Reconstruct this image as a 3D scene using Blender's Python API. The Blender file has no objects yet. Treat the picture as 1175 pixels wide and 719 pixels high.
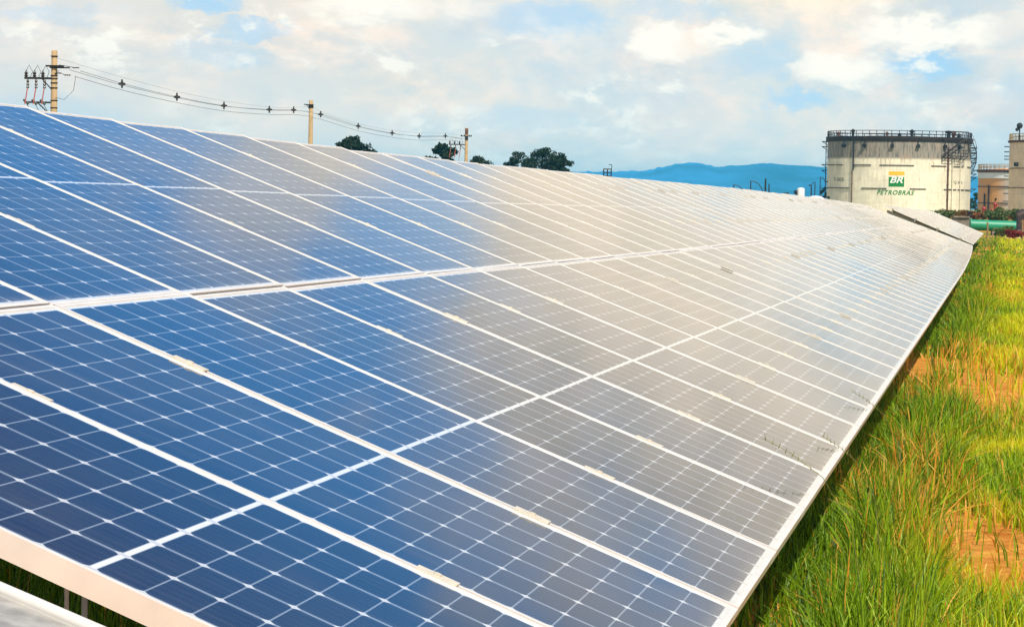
import bpy, bmesh, math, random
import numpy as np
from mathutils import Vector, Matrix, noise

random.seed(7)
rng = np.random.default_rng(7)
S = bpy.context.scene
COL = S.collection
PI = math.pi

# ------------------------------------------------------------------ camera
F = 3104.33
CAMZ = 1.5
R_ = Vector((0.9998476951563915, 0.0007273002714152662, 0.01743724533197071))
D_ = Vector((0.017452406437283515, -0.04166700464342152, -0.9989791160147409))
F_ = Vector((0.0, 0.999131288549388, -0.041673351696734334))
CAM = Vector((0, 0, CAMZ))
cam_d = bpy.data.cameras.new('camera')
cam = bpy.data.objects.new('camera', cam_d)
COL.objects.link(cam)
cam.matrix_world = Matrix(((R_.x, -D_.x, -F_.x, 0), (R_.y, -D_.y, -F_.y, 0), (R_.z, -D_.z, -F_.z, CAMZ), (0, 0, 0, 1)))
cam_d.sensor_width = 36
cam_d.lens = F / 1175 * 36
cam_d.clip_start = 0.1
cam_d.clip_end = 60000
S.camera = cam

# ------------------------------------------------------------------ light, sky, exposure
SUN_AZ, SUN_EL = math.radians(157), math.radians(52)
world = bpy.data.worlds.new('World')
S.world = world
world.use_nodes = True
sun_d = bpy.data.lights.new('sun', 'SUN')
sun_d.energy = 4.2
sun_d.angle = math.radians(0.6)
sun_d.color = (1.0, 0.93, 0.80)
sun = bpy.data.objects.new('sun', sun_d)
COL.objects.link(sun)
sv = Vector((math.sin(SUN_AZ) * math.cos(SUN_EL), math.cos(SUN_AZ) * math.cos(SUN_EL), math.sin(SUN_EL)))
sun.rotation_euler = sv.to_track_quat('Z', 'Y').to_euler()
S.view_settings.view_transform = 'Standard'
S.view_settings.look = 'None'
S.view_settings.gamma = 1
S.view_settings.exposure = 0.42
S.cycles.use_denoising = True
S.cycles.max_bounces = 6
S.cycles.diffuse_bounces = 2
S.cycles.glossy_bounces = 3
S.cycles.transmission_bounces = 2
S.cycles.volume_bounces = 0


class NT:
    """small helper round a node tree"""
    def __init__(s, t):
        s.t = t; s.n = t.nodes; s.l = t.links
    def node(s, kind, **kw):
        n = s.n.new(kind)
        for k, v in kw.items():
            setattr(n, k, v)
        return n
    def put(s, sock, v):
        if hasattr(v, 'links'):
            s.l.new(v, sock)
        elif v is not None:
            sock.default_value = v
    def m(s, op, a, b=None, c=None, clamp=False):
        n = s.node('ShaderNodeMath', operation=op, use_clamp=clamp)
        for i, v in enumerate((a, b, c)):
            if v is not None:
                s.put(n.inputs[i], v)
        return n.outputs[0]
    def mix(s, f, a, b, blend='MIX'):
        n = s.node('ShaderNodeMix', data_type='RGBA', blend_type=blend)
        s.put(n.inputs[0], f)
        s.put(n.inputs[6], a if hasattr(a, 'links') else (*a, 1))
        s.put(n.inputs[7], b if hasattr(b, 'links') else (*b, 1))
        return n.outputs[2]
    def ramp(s, f, lo, hi, smooth=True):
        n = s.node('ShaderNodeMapRange', interpolation_type='SMOOTHSTEP' if smooth else 'LINEAR')
        s.put(n.inputs[0], f); n.inputs[1].default_value = lo; n.inputs[2].default_value = hi
        return n.outputs[0]
    def noise(s, vec, scale, detail=4, rough=.5, dist=0):
        n = s.node('ShaderNodeTexNoise')
        s.put(n.inputs['Vector'], vec)
        n.inputs['Scale'].default_value = scale; n.inputs['Detail'].default_value = detail
        n.inputs['Roughness'].default_value = rough; n.inputs['Distortion'].default_value = dist
        return n
    def sep(s, v):
        n = s.node('ShaderNodeSeparateXYZ'); s.put(n.inputs[0], v); return n.outputs
    def comb(s, x, y, z):
        n = s.node('ShaderNodeCombineXYZ')
        for i, v in enumerate((x, y, z)):
            s.put(n.inputs[i], v)
        return n.outputs[0]


def build_sky():
    t = NT(world.node_tree)
    t.n.clear()
    out = t.node('ShaderNodeOutputWorld')
    bg = t.node('ShaderNodeBackground')
    bg.inputs[1].default_value = 0.11
    t.l.new(bg.outputs[0], out.inputs[0])
    sky = t.node('ShaderNodeTexSky', sky_type='NISHITA')
    sky.sun_disc = False
    sky.sun_elevation = SUN_EL
    sky.sun_rotation = SUN_AZ
    sky.air_density = 1.1; sky.dust_density = 0.4; sky.ozone_density = 2.5
    d = t.node('ShaderNodeTexCoord').outputs['Generated']
    x, y, z = t.sep(d)
    az = t.m('MULTIPLY', t.m('ARCTAN2', x, y), 57.2958)
    el = t.m('MULTIPLY', t.m('ARCSINE', z), 57.2958)
    # cloud field, stretched sideways as clouds are near the horizon
    p = t.comb(t.m('MULTIPLY', x, 1.0), t.m('MULTIPLY', y, 1.0), t.m('MULTIPLY', z, 1.9))
    warp = t.noise(p, 9, 3)
    wv = t.node('ShaderNodeVectorMath', operation='MULTIPLY_ADD')
    t.l.new(warp.outputs['Color'], wv.inputs[0]); wv.inputs[1].default_value = (.05, .05, .03); t.l.new(p, wv.inputs[2])
    pw = wv.outputs[0]
    big = t.noise(pw, 11, 5, .55).outputs[0]
    mid = t.noise(pw, 34, 6, .6).outputs[0]
    fine = t.noise(p, 90, 4, .6).outputs[0]
    wx, wy, wz = t.sep(warp.outputs['Color'])
    azw = t.m('ADD', az, t.m('MULTIPLY', t.m('SUBTRACT', mid, .5), 2.6))
    elw = t.m('ADD', el, t.m('MULTIPLY', t.m('SUBTRACT', fine, .5), 1.1))
    def blob(a, e, ra, re, flat=False):
        u = t.m('DIVIDE', t.m('SUBTRACT', azw, a), ra)
        v = t.m('DIVIDE', t.m('SUBTRACT', elw, e), re)
        r = t.m('ADD', t.m('MULTIPLY', u, u), t.m('MULTIPLY', v, v))
        return t.m('SUBTRACT', 1.0, t.ramp(r, .0, 1.9))
    def many(lst):
        acc = None
        for q in lst:
            b = blob(*q[:4])
            if len(q) > 4: b = t.m('MULTIPLY', b, q[4])
            acc = b if acc is None else t.m('MAXIMUM', acc, b)
        return acc
    K = 54.17     # pixels to a degree, for placing the cloud forms seen near the horizon
    def q(px, py, rx, ry, w=1.0):
        return ((px - 587.5) / K, (230 + .01745 * (px - 587.5) - py) / K, rx / K, ry / K, w)
    puffs = many([q(1065, 42, 85, 24), q(960, 82, 62, 22), q(838, 38, 34, 16), q(765, 50, 44, 22), q(735, 118, 52, 34, .45),
                  q(425, 5, 75, 26, .9), q(670, 45, 60, 30, .5), q(110, 45, 90, 32, .4), q(700, 182, 55, 16, .6), q(850, 180, 50, 9, .6),
                  q(525, 5, 60, 16, .6), q(620, 85, 70, 26, .35), q(940, 182, 18, 14, .6), q(1110, 160, 20, 18, .6)])
    holes = many([q(1048, 77, 38, 15, .95), q(905, 116, 30, 11, .85), q(1095, 8, 90, 11, .25), q(628, 22, 60, 22, .6), q(225, 8, 40, 12, .9),
                  q(290, 36, 60, 11, .7), q(255, 62, 60, 14, .35), q(455, 145, 60, 18, .25), q(590, 140, 60, 18, .4), q(860, 75, 45, 20, .4),
                  q(1160, 110, 60, 18, .15), q(760, 12, 60, 12, .35), q(60, 20, 60, 10, .35)])
    gap = many([(1.2, 9.0, 1.7, 1.9, .95), (.8, 6.6, 1.0, 1.0, .9), (5.2, 11.8, 1.6, 1.3, .6)])
    # veil of thin cloud low in the sky that breaks up above about ten degrees
    up = t.ramp(t.m('ADD', el, t.m('ADD', t.m('MULTIPLY', t.m('SUBTRACT', big, .5), 15.0), t.m('ADD', t.m('ADD', t.m('MULTIPLY', az, -.16), t.m('MULTIPLY', t.m('MINIMUM', az, 0.0), -.22)), t.m('MULTIPLY', t.m('SUBTRACT', mid, .5), 7.0)))), 7.2, 13.2)
    veil = t.m('ADD', .84, t.m('MULTIPLY', t.m('SUBTRACT', big, .5), 1.1))
    veil = t.m('ADD', veil, t.m('MULTIPLY', t.m('SUBTRACT', mid, .5), .35), clamp=True)
    veil = t.m('MULTIPLY', veil, t.m('SUBTRACT', 1.0, t.m('MULTIPLY', holes, .85)))
    veil = t.m('MAXIMUM', veil, t.m('MULTIPLY', t.ramp(el, 4.0, 5.2), .97))
    veil = t.m('MULTIPLY', veil, t.m('SUBTRACT', 1.0, t.m('MULTIPLY', up, .97)), clamp=True)
    veil = t.m('MULTIPLY', veil, t.m('SUBTRACT', 1.0, t.m('MULTIPLY', gap, .8)))
    veil = t.m('MAXIMUM', veil, t.m('MULTIPLY', blob(-1.6, 10.6, 1.6, 1.3), .7))
    c_veil = t.mix(t.ramp(az, -10, 8), (7.1, 6.1, 5.0), (6.0, 6.05, 5.6))
    c_veil = t.mix(t.ramp(mid, .40, .72), c_veil, (8.8, 6.9, 5.4))
    c_veil = t.mix(t.m('MULTIPLY', t.ramp(big, .52, .36), .5), c_veil, (5.7, 5.35, 4.9))
    bank = t.m('MULTIPLY', t.ramp(t.m('ADD', el, t.m('MULTIPLY', az, .08)), 3.9, 5.2), t.m('SUBTRACT', 1.0, t.ramp(el, 14, 20)))
    c_veil = t.mix(t.m('MULTIPLY', bank, .85), c_veil, t.mix(t.ramp(el, 5.5, 10), t.mix(t.ramp(mid, .35, .7), (7.4, 5.9, 4.0), (9.8, 7.8, 5.5)), t.mix(t.ramp(mid, .35, .7), (4.2, 3.85, 3.4), (6.2, 5.5, 4.6))))
    blue = t.mix(t.ramp(el, 2, 12.5), (3.0, 5.2, 7.2), (.10, 2.2, 5.9))
    blue = t.mix(t.ramp(el, 13, 20), blue, (.04, .60, 2.5))
    blue = t.mix(.05, blue, sky.outputs[0])
    c = t.mix(veil, blue, c_veil)
    pf = t.m('MULTIPLY', t.m('MULTIPLY', puffs, puffs), t.ramp(t.m('ADD', mid, t.m('MULTIPLY', puffs, .22)), .42, .72))
    c = t.mix(pf, c, (8.9, 8.1, 6.9))
    cum = t.noise(pw, 52, 7, .62).outputs[0]
    patchy = t.ramp(t.noise(p, 17, 2).outputs[0], .42, .62)
    cm = t.m('MULTIPLY', t.m('MULTIPLY', t.ramp(cum, .50, .64), patchy), t.m('SUBTRACT', 1.0, t.ramp(el, 5, 8)))
    c = t.mix(t.m('MULTIPLY', cm, .8), c, (8.8, 8.1, 6.9))
    shade = t.m('MULTIPLY', t.m('MULTIPLY', t.ramp(cum, .50, .36), patchy), t.m('SUBTRACT', 1.0, t.ramp(el, 3.6, 5)))
    c = t.mix(t.m('MULTIPLY', shade, .40), c, (4.6, 5.0, 5.2))
    low = t.m('SUBTRACT', 1.0, t.ramp(el, -1.0, 3.2))
    c = t.mix(t.m('MULTIPLY', low, .8), c, t.mix(.5, c, (13, 11.0, 8.2)))
    # the half of the sky behind the photographer stays plain sky with broken cloud
    back = t.ramp(t.m('MULTIPLY', y, -1.0), -.75, -.2)
    plain = t.mix(t.ramp(big, .42, .6), sky.outputs[0], (6.5, 6.4, 6.2))
    c = t.mix(back, c, plain)
    t.l.new(c, bg.inputs[0])


build_sky()


# ------------------------------------------------------------------ helpers
def lin(c):
    return tuple((v / 12.92 if v <= .04045 else ((v + .055) / 1.055) ** 2.4) for v in (q / 255 for q in c))


def at(px, py, Y):
    """world point seen at a pixel of the photograph at ground distance Y"""
    d = R_ * (px - 587.5) + D_ * (py - 359.5) + F_ * F
    return CAM + d * (Y / d.y)


def tag(o, label=None, cat=None, group=None, kind=None):
    for k, v in (('label', label), ('category', cat), ('group', group), ('kind', kind)):
        if v: o[k] = v
    return o


def empty(name, loc, rz=0):
    o = bpy.data.objects.new(name, None)
    o.empty_display_size = .2
    COL.objects.link(o); o.location = loc; o.rotation_euler.z = rz
    return o


class MB:
    """collects boxes, tubes, cylinders; build() links them as ONE mesh object"""
    def __init__(s):
        s.v = []; s.f = []; s.mi = []; s.cur = 0
    def add(s, vs, fs):
        b = len(s.v)
        s.v += [tuple(v) for v in vs]
        s.f += [tuple(b + i for i in f) for f in fs]
        s.mi += [s.cur] * len(fs)
    def box(s, x0, x1, y0, y1, z0, z1, M=None):
        vs = [Vector((x, y, z)) for z in (z0, z1) for y in (y0, y1) for x in (x0, x1)]
        if M is not None: vs = [M @ v for v in vs]
        s.add(vs, [(0, 2, 3, 1), (4, 5, 7, 6), (0, 1, 5, 4), (2, 6, 7, 3), (0, 4, 6, 2), (1, 3, 7, 5)])
    def tube(s, pts, r, n=8, cap=True):
        pts = [Vector(p) for p in pts]
        rs = r if isinstance(r, (list, tuple)) else [r] * len(pts)
        rings = []
        for i, p in enumerate(pts):
            t = (pts[min(i + 1, len(pts) - 1)] - pts[max(i - 1, 0)]).normalized()
            a = Vector((0, 0, 1)) if abs(t.z) < .9 else Vector((0, 1, 0))
            e = t.cross(a).normalized(); g = e.cross(t)
            rings.append([p + (e * math.cos(2 * PI * k / n) + g * math.sin(2 * PI * k / n)) * rs[i] for k in range(n)])
        vs = [v for ring in rings for v in ring]
        fs = []
        for i in range(len(pts) - 1):
            for k in range(n):
                a, b = i * n + k, i * n + (k + 1) % n
                fs.append((a, b, b + n, a + n))
        if cap:
            fs.append(tuple(range(n - 1, -1, -1)))
            fs.append(tuple((len(pts) - 1) * n + k for k in range(n)))
        s.add(vs, fs)
    def lathe(s, prof, n=24, c=(0, 0, 0), a0=0, a1=2 * PI):
        full = abs(a1 - a0 - 2 * PI) < 1e-6
        m = n if full else n + 1
        vs = [(c[0] + r * math.cos(a0 + (a1 - a0) * k / n), c[1] + r * math.sin(a0 + (a1 - a0) * k / n), c[2] + z) for r, z in prof for k in range(m)]
        fs = []
        for i in range(len(prof) - 1):
            for k in range(n):
                a, b = i * m + k, i * m + (k + 1) % m
                fs.append((a, b, b + m, a + m))
        s.add(vs, fs)
    def ball(s, c, r, n=8, sz=1.0):
        prof = [(max(r * math.sin(PI * i / n), 1e-4), -r * sz * math.cos(PI * i / n)) for i in range(n + 1)]
        s.lathe(prof, n + 2, c)
    def build(s, name, mat, parent=None, smooth=False):
        me = bpy.data.meshes.new(name)
        me.from_pydata(s.v, [], s.f)
        for m in (mat if isinstance(mat, (list, tuple)) else [mat]):
            me.materials.append(m)
        if any(s.mi): me.polygons.foreach_set('material_index', s.mi)
        if smooth:
            me.polygons.foreach_set('use_smooth', [True] * len(me.polygons))
            try: me.set_sharp_from_angle(angle=math.radians(40))
            except Exception: pass
        me.update()
        o = bpy.data.objects.new(name, me)
        COL.objects.link(o)
        if parent is not None: o.parent = parent
        return o


def mat(name, col, rough=.6, metal=0.0, var=.12, scale=4.0, bump=0.0, spec=.5, col2=None, coord='Object', detail=5):
    m = bpy.data.materials.new(name); m.use_nodes = True
    t = NT(m.node_tree)
    b = t.n['Principled BSDF']
    tc = t.node('ShaderNodeTexCoord').outputs[coord]
    nz = t.noise(tc, scale, detail, .6)
    f = t.ramp(nz.outputs[0], .3, .7)
    c2 = col2 or tuple(max(0, c * (1 - 2 * var)) for c in col)
    t.l.new(t.mix(f, c2, col), b.inputs['Base Color'])
    b.inputs['Roughness'].default_value = rough
    b.inputs['Metallic'].default_value = metal
    b.inputs['Specular IOR Level'].default_value = spec
    if bump:
        bp = t.node('ShaderNodeBump'); bp.inputs['Strength'].default_value = bump
        t.l.new(nz.outputs[0], bp.inputs['Height']); t.l.new(bp.outputs[0], b.inputs['Normal'])
    return m


# ------------------------------------------------------------------ materials
M_alu = mat('anodised_aluminium', (.80, .745, .67), .42, .25, .06, 6)
M_galv = mat('galvanised_steel', (.52, .52, .50), .45, .7, .12, 14)
M_tray = mat('weathered_galvanised_sheet', (.40, .38, .35), .62, .15, .20, 22, .05)
M_clamp = mat('clamp_aluminium', (.62, .56, .45), .5, .1, .08, 30)
M_conc = mat('pole_concrete', (.48, .33, .17), .85, 0, .14, 3, .2)
M_black = mat('weathered_dark_steel', (.018, .015, .014), .55, .3, .15, 3)
M_wire = mat('cable_sheath', (.04, .04, .04), .6, 0, .05, 3)
M_porc = mat('insulator_glaze', (.04, .025, .02), .25, 0, .1, 3)
M_red = mat('fuse_tube_red', (.45, .10, .07), .5, 0, .1, 8)
M_whitep = mat('white_polymer', (.7, .7, .7), .4, 0, .04, 8)
M_rail = mat('railing_steel_rusted', (.045, .024, .016), .7, .2, .3, 1.5)
M_railY = mat('railing_yellow_paint', (.42, .28, .08), .6, .0, .3, 1.0)
M_rust = mat('rusted_pipe', (.16, .06, .025), .8, 0, .3, 2)
M_green = mat('pipe_green_paint', (.012, .25, .125), .45, 0, .10, .7)
M_dk = mat('dark_machinery_paint', (.05, .025, .02), .6, .2, .3, 2)
M_valve = mat('hydrant_red_paint', (.30, .02, .006), .5, 0, .1, 3)
M_post = mat('weathered_timber', (.30, .17, .07), .85, 0, .2, 4)
M_white = mat('white_tank_paint', (.78, .78, .76), .5, 0, .04, 1)
M_cement = mat('old_concrete_block', (.30, .24, .18), .9, 0, .3, 1.2, .3)
M_bark = mat('bark', (.09, .06, .04), .9, 0, .3, 3, .3)
M_yell = mat('logo_yellow', (.95, .48, .01), .5, 0, .03, 3)
M_lgreen = mat('logo_green', (.0, .20, .02), .5, 0, .04, 3)
M_lwhite = mat('logo_white', (.85, .85, .80), .5, 0, .02, 3)
M_ink = mat('stencil_ink', (.05, .05, .03), .7, 0, .1, 3)


def leaf_mat(name, c1, c2, c3=None):
    m = bpy.data.materials.new(name); m.use_nodes = True
    t = NT(m.node_tree); b = t.n['Principled BSDF']
    g = t.node('ShaderNodeNewGeometry')
    r = g.outputs['Random Per Island']
    nz = t.noise(t.node('ShaderNodeTexCoord').outputs['Object'], .6, 3)
    c = t.mix(r, c1, c2)
    if c3: c = t.mix(t.ramp(nz.outputs[0], .48, .68), c, c3)
    t.l.new(c, b.inputs['Base Color'])
    b.inputs['Roughness'].default_value = .55
    b.inputs['Specular IOR Level'].default_value = .3
    tr = t.node('ShaderNodeBsdfTranslucent'); t.l.new(c, tr.inputs[0])
    mx = t.node('ShaderNodeMixShader'); mx.inputs[0].default_value = .25
    t.l.new(b.outputs[0], mx.inputs[1]); t.l.new(tr.outputs[0], mx.inputs[2])
    t.l.new(mx.outputs[0], t.n['Material Output'].inputs[0])
    return m


M_leaf = leaf_mat('dark_foliage', (.005, .014, .003), (.022, .045, .008))
M_leaf2 = leaf_mat('mid_foliage', (.025, .060, .012), (.06, .10, .02))
M_bush = leaf_mat('scrub_foliage', (.05, .10, .015), (.12, .16, .03), (.22, .07, .02))


def grass_mat():
    m = bpy.data.materials.new('grass_blades'); m.use_nodes = True
    t = NT(m.node_tree); b = t.n['Principled BSDF']
    g = t.node('ShaderNodeNewGeometry')
    pos = t.node('ShaderNodeTexCoord').outputs['Object']
    r = g.outputs['Random Per Island']
    at_ = t.node('ShaderNodeAttribute', attribute_name='dry').outputs['Fac']
    c = t.mix(t.ramp(r, .0, 1.0, False), (.02, .10, .002), (.42, .56, .005))
    near_edge = t.node('ShaderNodeAttribute', attribute_name='near_edge').outputs['Fac']
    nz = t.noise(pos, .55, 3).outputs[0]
    c = t.mix(t.m('MULTIPLY', t.m('MULTIPLY', t.ramp(nz, .40, .60), .75), t.m('SUBTRACT', 1.0, near_edge)), c, (.72, .66, .005))
    c = t.mix(t.m('MULTIPLY', near_edge, .75), c, t.mix(r, (.005, .035, .001), (.17, .35, .004)))  # blades turn darker green towards the panel edge and beneath it
    dry = t.m('GREATER_THAN', at_, t.m('FRACT', t.m('MULTIPLY', r, 17.3)))
    c = t.mix(dry, c, t.mix(r, (.72, .46, .07), (.70, .27, .02)))
    t.l.new(c, b.inputs['Base Color'])
    b.inputs['Roughness'].default_value = .5
    b.inputs['Specular IOR Level'].default_value = .3
    tr = t.node('ShaderNodeBsdfTranslucent'); t.l.new(c, tr.inputs[0])
    mx = t.node('ShaderNodeMixShader'); mx.inputs[0].default_value = .35
    t.l.new(b.outputs[0], mx.inputs[1]); t.l.new(tr.outputs[0], mx.inputs[2])
    t.l.new(mx.outputs[0], t.n['Material Output'].inputs[0])
    return m


def ground_mat():
    m = bpy.data.materials.new('soil_and_turf'); m.use_nodes = True
    t = NT(m.node_tree); b = t.n['Principled BSDF']
    pos = t.node('ShaderNodeTexCoord').outputs['Object']
    x, y, z = t.sep(pos)
    a = t.noise(pos, .35, 6, .6).outputs[0]
    f = t.noise(pos, 5, 8, .7).outputs[0]
    soil = t.mix(t.ramp(f, .3, .7), (.40, .12, .015), (.70, .32, .06))
    turf = t.mix(t.ramp(f, .3, .7), (.05, .09, .008), (.17, .22, .02))
    far = t.ramp(y, 60, 110)
    bare = t.ramp(y, 40, 90)
    k = t.ramp(t.m('ADD', a, t.m('MULTIPLY', t.m('SUBTRACT', f, .5), .35)), .46, .58)
    k = t.m('MULTIPLY', k, t.m('SUBTRACT', 1.0, t.m('MULTIPLY', far, .35)))
    k = t.m('MAXIMUM', k, t.m('SUBTRACT', .95, t.m('MULTIPLY', bare, .9)), clamp=True)
    # pale sand bank in front of the pipe
    sx = t.m('DIVIDE', t.m('SUBTRACT', x, 37.5), 1.6); sy = t.m('DIVIDE', t.m('SUBTRACT', y, 200), 12)
    sd = t.ramp(t.m('ADD', t.m('ADD', t.m('MULTIPLY', sx, sx), t.m('MULTIPLY', sy, sy)), t.m('MULTIPLY', f, .6)), .6, 1.3)
    c = t.mix(t.m('SUBTRACT', 1.0, k), soil, turf)
    c = t.mix(sd, (.60, .42, .20), c)
    t.l.new(c, b.inputs['Base Color'])
    b.inputs['Roughness'].default_value = .95
    b.inputs['Specular IOR Level'].default_value = .1
    bp = t.node('ShaderNodeBump'); bp.inputs['Strength'].default_value = .8; bp.inputs['Distance'].default_value = .06
    t.l.new(f, bp.inputs['Height']); t.l.new(bp.outputs[0], b.inputs['Normal'])
    return m


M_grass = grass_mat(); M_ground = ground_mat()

# ------------------------------------------------------------------ ground
GY = np.array([-2000, 20, 50, 82, 94, 162, 212, 222, 246, 460, 1000, 30000.])
GZ = np.array([0, 0, -.08, -.2, -.32, -.56, -.62, -.55, .35, .3, 0, 0.])


def gz(x, y):
    x = np.asarray(x, float); y = np.asarray(y, float)
    acc = 0
    for d in (-6, -3, 0, 3, 6):
        acc = acc + np.interp(y + d, GY, GZ)
    return acc / 5


def g1(x, y): return float(gz(x, y))


def make_ground():
    ys = np.concatenate([np.linspace(-60, 0, 7), np.linspace(2, 300, 150), np.geomspace(320, 9700, 26)])
    xs = np.concatenate([-np.geomspace(15000, 70, 16), np.linspace(-60, 90, 61), np.geomspace(100, 15000, 16)])
    gx, gy = np.meshgrid(xs, ys)
    zz = gz(gx, gy)
    near = (np.abs(gx) < 100) & (gy < 300)
    zz = zz + np.where(near, .02 * np.sin(gx * 1.7) * np.sin(gy * 1.1), 0)
    nx = len(xs)
    mb = MB()
    mb.v = [tuple(p) for p in np.stack([gx.ravel(), gy.ravel(), zz.ravel()], 1).tolist()]
    mb.f = [(j * nx + i, j * nx + i + 1, (j + 1) * nx + i + 1, (j + 1) * nx + i) for j in range(len(ys) - 1) for i in range(nx - 1)]
    mb.mi = [0] * len(mb.f)
    tag(mb.build('ground', M_ground, smooth=True), kind='structure')


make_ground()

# ------------------------------------------------------------------ hills
HK = [(300, 214), (420, 206), (520, 204), (600, 201), (655, 197), (700, 197.5), (740, 196), (757, 193), (775, 188.5), (798, 186.5), (815, 190), (822, 192.5),
      (845, 190), (860, 189), (880, 187.5), (905, 189.5), (930, 190.5), (955, 193), (1000, 197), (1060, 200), (1115, 203), (1150, 206), (1200, 209), (1300, 215), (1500, 222)]


def make_hills():
    Y0 = 7000.
    px = np.linspace(240, 1560, 265)
    ky = np.interp(px, [k[0] for k in HK], [k[1] for k in HK])
    nY = 16
    mb = MB()
    for j in range(nY):
        s = j / (nY - 1)
        for i, (a, b) in enumerate(zip(px, ky)):
            w = at(a, b, Y0)
            h = w.z
            prof = math.sin(min(1, s / .6) * PI / 2) ** 1.4 if s < .6 else max(0, 1 - (s - .6) / .4) ** 1.2
            n1 = noise.fractal(Vector((a * .035, j * .35, 3)), 1.0, 2.0, 5)
            n2 = noise.fractal(Vector((a * .12, j * .9, 8)), 1.0, 2.0, 4)
            dy = (s - .6) * 2600
            X = w.x * (Y0 + dy) / Y0
            z = max(-3, h * prof * (1 + .16 * n1 * (1 - abs(prof)) * 2) + 5 * n2 * (prof if s < .6 else 0) + (3.0 * noise.fractal(Vector((a * .5, 1.0, 2)), 1.0, 2.0, 3) if abs(s - .6) < .04 else 0))
            mb.v.append((X, Y0 + dy, z if 0 < j < nY - 1 else -5))
    n = len(px)
    mb.f = [(j * n + i, j * n + i + 1, (j + 1) * n + i + 1, (j + 1) * n + i) for j in range(nY - 1) for i in range(n - 1)]
    mb.mi = [0] * len(mb.f)
    M = mat('hill_forest_hazed', (.035, .21, .50), .95, 0, .38, .0025, 0, .0)  # blue of the distance haze is mixed into the forest's base colour
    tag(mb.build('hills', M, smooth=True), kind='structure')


make_hills()


# ------------------------------------------------------------------ solar panels
PW, PL, GAP, ROWGAP = 1.002, 1.695, .018, .006
PITCH = 1.022
P_ = [3104.33, 1.631127287428327, -0.913805189969286, 1.329261702002945, 0.13004204164284938, 0.7168547472834105, 3.8996474195291477]
U0 = Vector((0.17768739, 0.98408565, -0.00161817)).normalized()
V0 = Vector((-0.91188474, 0.16526851, 0.37570273)).normalized()
N0 = U0.cross(V0)
O0 = Vector((0.14253308, 3.86648514, CAMZ - 0.87636673))
NK1, NK2 = 77, 66


def frame1(u):
    """lower edge point, up-slope direction and u direction of the near row at distance u along it"""
    uc = min(u, 18.2)
    a = -0.00399904 * uc + 0.000112417 * uc * uc
    if u > 18.2: a -= .004 * min(1, (u - 18.2) / 40)
    lat = -.31 * max(0, (u - 34) / 43.5) ** 1.6
    ver = -.10 * max(0, (u - 30) / 48) ** 2
    o = O0 + U0 * u + Vector((lat, 0, ver))
    return o, (V0 * math.cos(a) + N0 * math.sin(a))


T2E0, T2E1 = at(1117.7, 279.5, 94.4), at(1129, 267.6, 162)
T2T0, T2T1 = at(1016.9, 236.3, 95.0), at(1070.4, 242.6, 162.6)


def frame2(u):
    s = u / (NK2 * PITCH)
    d = (T2E1 - T2E0).normalized()
    o = T2E0 + d * u
    v = ((T2T0 - T2E0).normalized() * (1 - s) + (T2T1 - T2E1).normalized() * s)
    v = (v - d * v.dot(d)).normalized()
    return o, v


def basis(fr, u):
    o0, _ = fr(u - .3); o1, _ = fr(u + .3)
    o, v = fr(u)
    ud = (o1 - o0).normalized()
    v = (v - ud * v.dot(ud)).normalized()
    return o, ud, v, ud.cross(v)


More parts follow.
